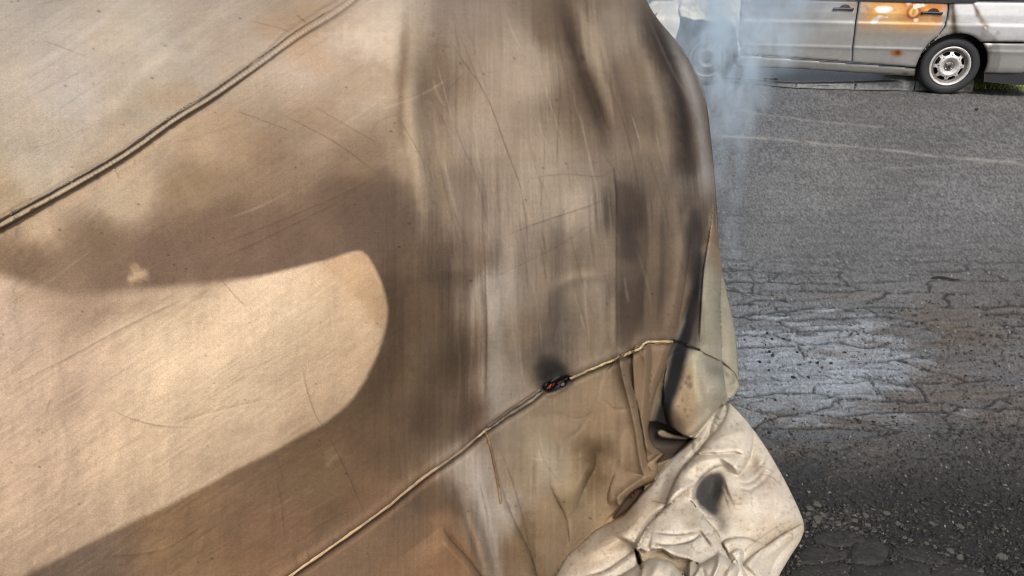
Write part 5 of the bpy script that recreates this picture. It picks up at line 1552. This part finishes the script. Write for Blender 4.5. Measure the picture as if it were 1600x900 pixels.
for k, (x, y, s_) in enumerate(((1207, 557, 0.011), (1202, 551, 0.009), (1187, 567, 0.009), (1245, 552, 0.008), (1199, 522, 0.008), (1206, 531, 0.008), (1239, 591, 0.010), (1263, 591, 0.009), (1278, 568, 0.008), (1284, 576, 0.008), (1298, 569, 0.008), (1320, 552, 0.008),
                                (1225, 531, 0.007), (1196, 540, 0.006), (1163, 532, 0.006), (1211, 626, 0.007), (1201, 580, 0.008), (1266, 567, 0.006), (1230, 520, 0.005), (1297, 556, 0.006), (1250, 571, 0.006), (1281, 583, 0.006), (1330, 523, 0.006), (1285, 651, 0.007), (1240, 640, 0.006), (1202, 678, 0.009), (1525, 172, 0.024))):
    if k < 26:
        put_chip(x, y, s_, 'small black clod on the pale damp asphalt', 'black clods on the damp patch', 100 + k, name='clod', meshes=clods, cat='clod')
    else:
        put_chip(x, y, s_, 'dark lump alone on the asphalt in front of the silver car\'s rear bumper', None, 100 + k, name='clod', meshes=clods, cat='clod')
# twig
a, b = at_ground(1455, 436), at_ground(1500, 438)
m_ = at_ground(1478, 433)
v, f = tube_np(catmull([a, (a * 2 + b) / 3 + [0, 0.012, 0.002], (a + b * 2) / 3 + [0, -0.012, 0.004], b], 6) - a, [x * 0.55 for x in (0.004, 0.006, 0.008, 0.009, 0.010, 0.010, 0.011, 0.011, 0.010, 0.010, 0.009, 0.008, 0.008, 0.007, 0.006, 0.005, 0.004, 0.003, 0.002)], 6)
tw = mesh_np('twig', v, f, M_CHAR)
tw.location = tuple(a + np.array([0, 0, 0.006]))
props(tw, 'dark twig lying on the asphalt right of the damp patch', 'twig')

# worn stone slabs showing through the dirt at the bottom
def slab(pts, z):
    q = np.array([at_ground(x, y)[:2] for x, y in catmull(pts, 5, True)])
    q = q + 0.006 * np.stack([fbm(q[:, 0] * 40, q[:, 1] * 40, 900, 3), fbm(q[:, 0] * 40, q[:, 1] * 40, 901, 3)], 1)
    c = q.mean(0)
    bm = bmesh.new()
    rr = random.Random(int(c[0] * 1e4))
    rings = []
    for k, zz in ((1.0, -0.02), (0.985, z * 0.35), (0.94, z * 0.6), (0.6, z * 0.66), (0.3, z * 0.64)):
        rings.append([bm.verts.new((*(q_ * k + c * (1 - k)), zz + rr.uniform(-0.0015, 0.0015))) for q_ in q])
    n = len(q)
    for r1, r2_ in zip(rings[:-1], rings[1:]):
        for i in range(n):
            bm.faces.new((r1[i], r1[(i + 1) % n], r2_[(i + 1) % n], r2_[i]))
    bm.faces.new(rings[-1])
    o = bm_obj('slab', bm, M_SLAB, GROUND, True)
    return o
slab([(1272, 838), (1320, 830), (1345, 838), (1352, 850), (1318, 856), (1282, 850)], 0.008)
slab([(1330, 858), (1345, 846), (1370, 845), (1388, 862), (1380, 880), (1350, 884), (1328, 878)], 0.010)
slab([(1262, 856), (1300, 858), (1322, 862), (1316, 876), (1270, 882), (1240, 880)], 0.007)
slab([(1240, 890), (1320, 882), (1326, 900), (1320, 930), (1230, 930)], 0.008)
slab([(1332, 890), (1370, 887), (1420, 878), (1452, 886), (1448, 920), (1400, 940), (1334, 930)], 0.009)
slab([(1392, 866), (1430, 856), (1480, 878), (1460, 882), (1420, 874)], 0.006)
slab([(1456, 890), (1500, 882), (1540, 900), (1530, 940), (1460, 936)], 0.006)

# loose gravel: thousands of small angular bits, one mass
def build_gravel():
    r4 = np.random.default_rng(5)
    n = 9000
    px = r4.uniform(1180, 1640, n); py = 655 + 260 * r4.random(n) ** 0.8
    ext = r4.random(n) < 0.10
    py = np.where(ext, r4.uniform(470, 700, n), py)
    px = np.where(ext, r4.uniform(1330, 1640, n), px)
    keep = (px > np.interp(py, SIL[:, 1], SIL[:, 0]) - 20)
    px, py = px[keep], py[keep]
    heap = r4.random(700)
    px = np.concatenate([px, r4.normal(1310, 45, 700)]); py = np.concatenate([py, r4.normal(812, 13, 700)])
    n = len(px)
    r = rays(px, py)
    P = C0 + r * (-H / r[:, 2])[:, None]
    base = np.array([(1, 0, 0), (-0.5, 0.8, 0), (-0.6, -0.7, 0), (0.2, 0.1, 0.75), (0.1, 0.05, -0.5)])
    tri = np.array([(0, 1, 3), (1, 2, 3), (2, 0, 3), (1, 0, 4), (2, 1, 4), (0, 2, 4)])
    sc = 0.0022 + 0.0055 * r4.random(n) ** 3
    B = base[None] + r4.normal(0, 0.22, (n, 5, 3))
    a = r4.uniform(0, 6.28, n)
    c, s_ = np.cos(a), np.sin(a)
    x = B[..., 0] * c[:, None] - B[..., 1] * s_[:, None]; y = B[..., 0] * s_[:, None] + B[..., 1] * c[:, None]
    V = np.stack([x, y, B[..., 2] * 0.8], -1) * sc[:, None, None] + P[:, None] + np.array([0, 0, 0.003])
    F = (tri[None] + (np.arange(n) * 5)[:, None, None]).reshape(-1, 3)
    tone = np.where(r4.random((n, 1)) < 0.05, lin((92, 88, 78)), np.where(r4.random((n, 1)) < 0.3, lin((62, 57, 49)), lin((44, 42, 40))))
    tone = tone * (0.45 + 0.7 * r4.random((n, 1)))
    o = mesh_np('gravel', V.reshape(-1, 3), F, M_GRAVT, attrs={'tint': np.repeat(tone, 5, 0)}, smooth=False)
    props(o, 'loose dark gravel and grit on the asphalt by the blanket', None, None, 'stuff')
M_GRAVT = m_simple('gravel_bits', None, 0.8, nscale=80, namp=0.3, tint=True)
build_gravel()

# ================================================================== SMOKE behind the corner of the blanket
def build_smoke():
    a = [(0.76, 2.36, 0.50, 0.05), (0.71, 2.40, 0.72, 0.10), (0.70, 2.46, 0.92, 0.17), (0.72, 2.60, 1.08, 0.27), (0.78, 2.85, 1.22, 0.42), (0.92, 3.10, 1.4, 0.68), (1.06, 3.3, 1.65, 0.9), (1.1, 3.35, 1.9, 0.8)]
    q = catmull(a, 4)
    seg = 28
    t = np.arange(seg) / seg * 2 * np.pi
    V = np.stack([q[:, None, 0] + q[:, None, 3] * np.cos(t), q[:, None, 1] + q[:, None, 3] * np.sin(t) * 0.9, np.repeat(q[:, 2:3], seg, 1)], -1)
    n = len(q)
    i = np.arange(n * seg).reshape(n, seg); j = np.roll(i, -1, 1)
    F = np.stack([i[:-1], j[:-1], j[1:], i[1:]], -1).reshape(-1, 4)
    Vv = np.concatenate([V.reshape(-1, 3), [q[0, :3]], [q[-1, :3]]])
    me = bpy.data.meshes.new('smoke')
    faces = [tuple(f) for f in F] + [(int(i[0, (k + 1) % seg]), int(i[0, k]), n * seg) for k in range(seg)] + [(int(i[-1, k]), int(i[-1, (k + 1) % seg]), n * seg + 1) for k in range(seg)]
    org = np.array([0.76, 2.36, 0.5])
    me.from_pydata([tuple(v - org) for v in Vv], [], faces)
    m = bpy.data.materials.new('smoke')
    m.use_nodes = True
    tr = m.node_tree
    tr.nodes.clear()
    out = tr.nodes.new('ShaderNodeOutputMaterial')
    pv = tr.nodes.new('ShaderNodeVolumePrincipled')
    pv.inputs['Color'].default_value = (0.74, 0.88, 1.0, 1)
    pv.inputs['Anisotropy'].default_value = 0.0
    tr.links.new(pv.outputs[0], out.inputs['Volume'])
    tc = tr.nodes.new('ShaderNodeTexCoord')
    sep = tr.nodes.new('ShaderNodeSeparateXYZ')
    tr.links.new(tc.outputs['Object'], sep.inputs[0])
    # the plume's axis and radius as curves of height
    def ramp(vals):
        z = sep.outputs[2]
        r = tr.nodes.new('ShaderNodeFloatCurve')
        zz = math_node(tr, 'DIVIDE', z, 1.4)
        cm = r.mapping.curves[0]
        pts = [((h - 0.5) / 1.4, v) for h, v in vals]
        cm.points[0].location = pts[0]; cm.points[1].location = pts[-1]
        for p_ in pts[1:-1]:
            cm.points.new(*p_)
        r.mapping.update()
        tr.links.new(zz, r.inputs['Value'])
        return r.outputs[0]
    ax = ramp([(p[2], p[0] - 0.76) for p in a]); ay = ramp([(p[2], p[1] - 2.36) for p in a]); rad = ramp([(p[2], p[3]) for p in a])
    nz = noise(tr, 4.2, 5, 0.6, 'Object', (1, 1, 0.6))
    nz.inputs['Distortion'].default_value = 1.2
    nf = noise(tr, 13, 4, 0.6, 'Object', (1, 1, 0.5))
    nf.inputs['Distortion'].default_value = 1.5
    dx = math_node(tr, 'SUBTRACT', sep.outputs[0], ax); dy = math_node(tr, 'DIVIDE', math_node(tr, 'SUBTRACT', sep.outputs[1], ay), 0.9)
    rr = math_node(tr, 'DIVIDE', math_node(tr, 'SQRT', math_node(tr, 'ADD', math_node(tr, 'MULTIPLY', dx, dx), math_node(tr, 'MULTIPLY', dy, dy))), rad)
    fall = math_node(tr, 'POWER', remap(tr, rr, 0.0, 0.98, 1.0, 0.0), 1.7)
    dens = math_node(tr, 'MULTIPLY', fall, math_node(tr, 'MULTIPLY', remap(tr, nz.outputs[0], 0.44, 0.62, 0.04, 1.2), remap(tr, nf.outputs[0], 0.40, 0.62, 0.1, 1.7)))
    tr.links.new(math_node(tr, 'MULTIPLY', dens, SMOKE_D), pv.inputs['Density'])
    o = link_mesh('smoke', me, m)
    o.location = tuple(org)
    props(o, 'thin blue-white smoke rising behind the blanket\'s corner', None, None, 'stuff')
SMOKE_D = 21.0
build_smoke()
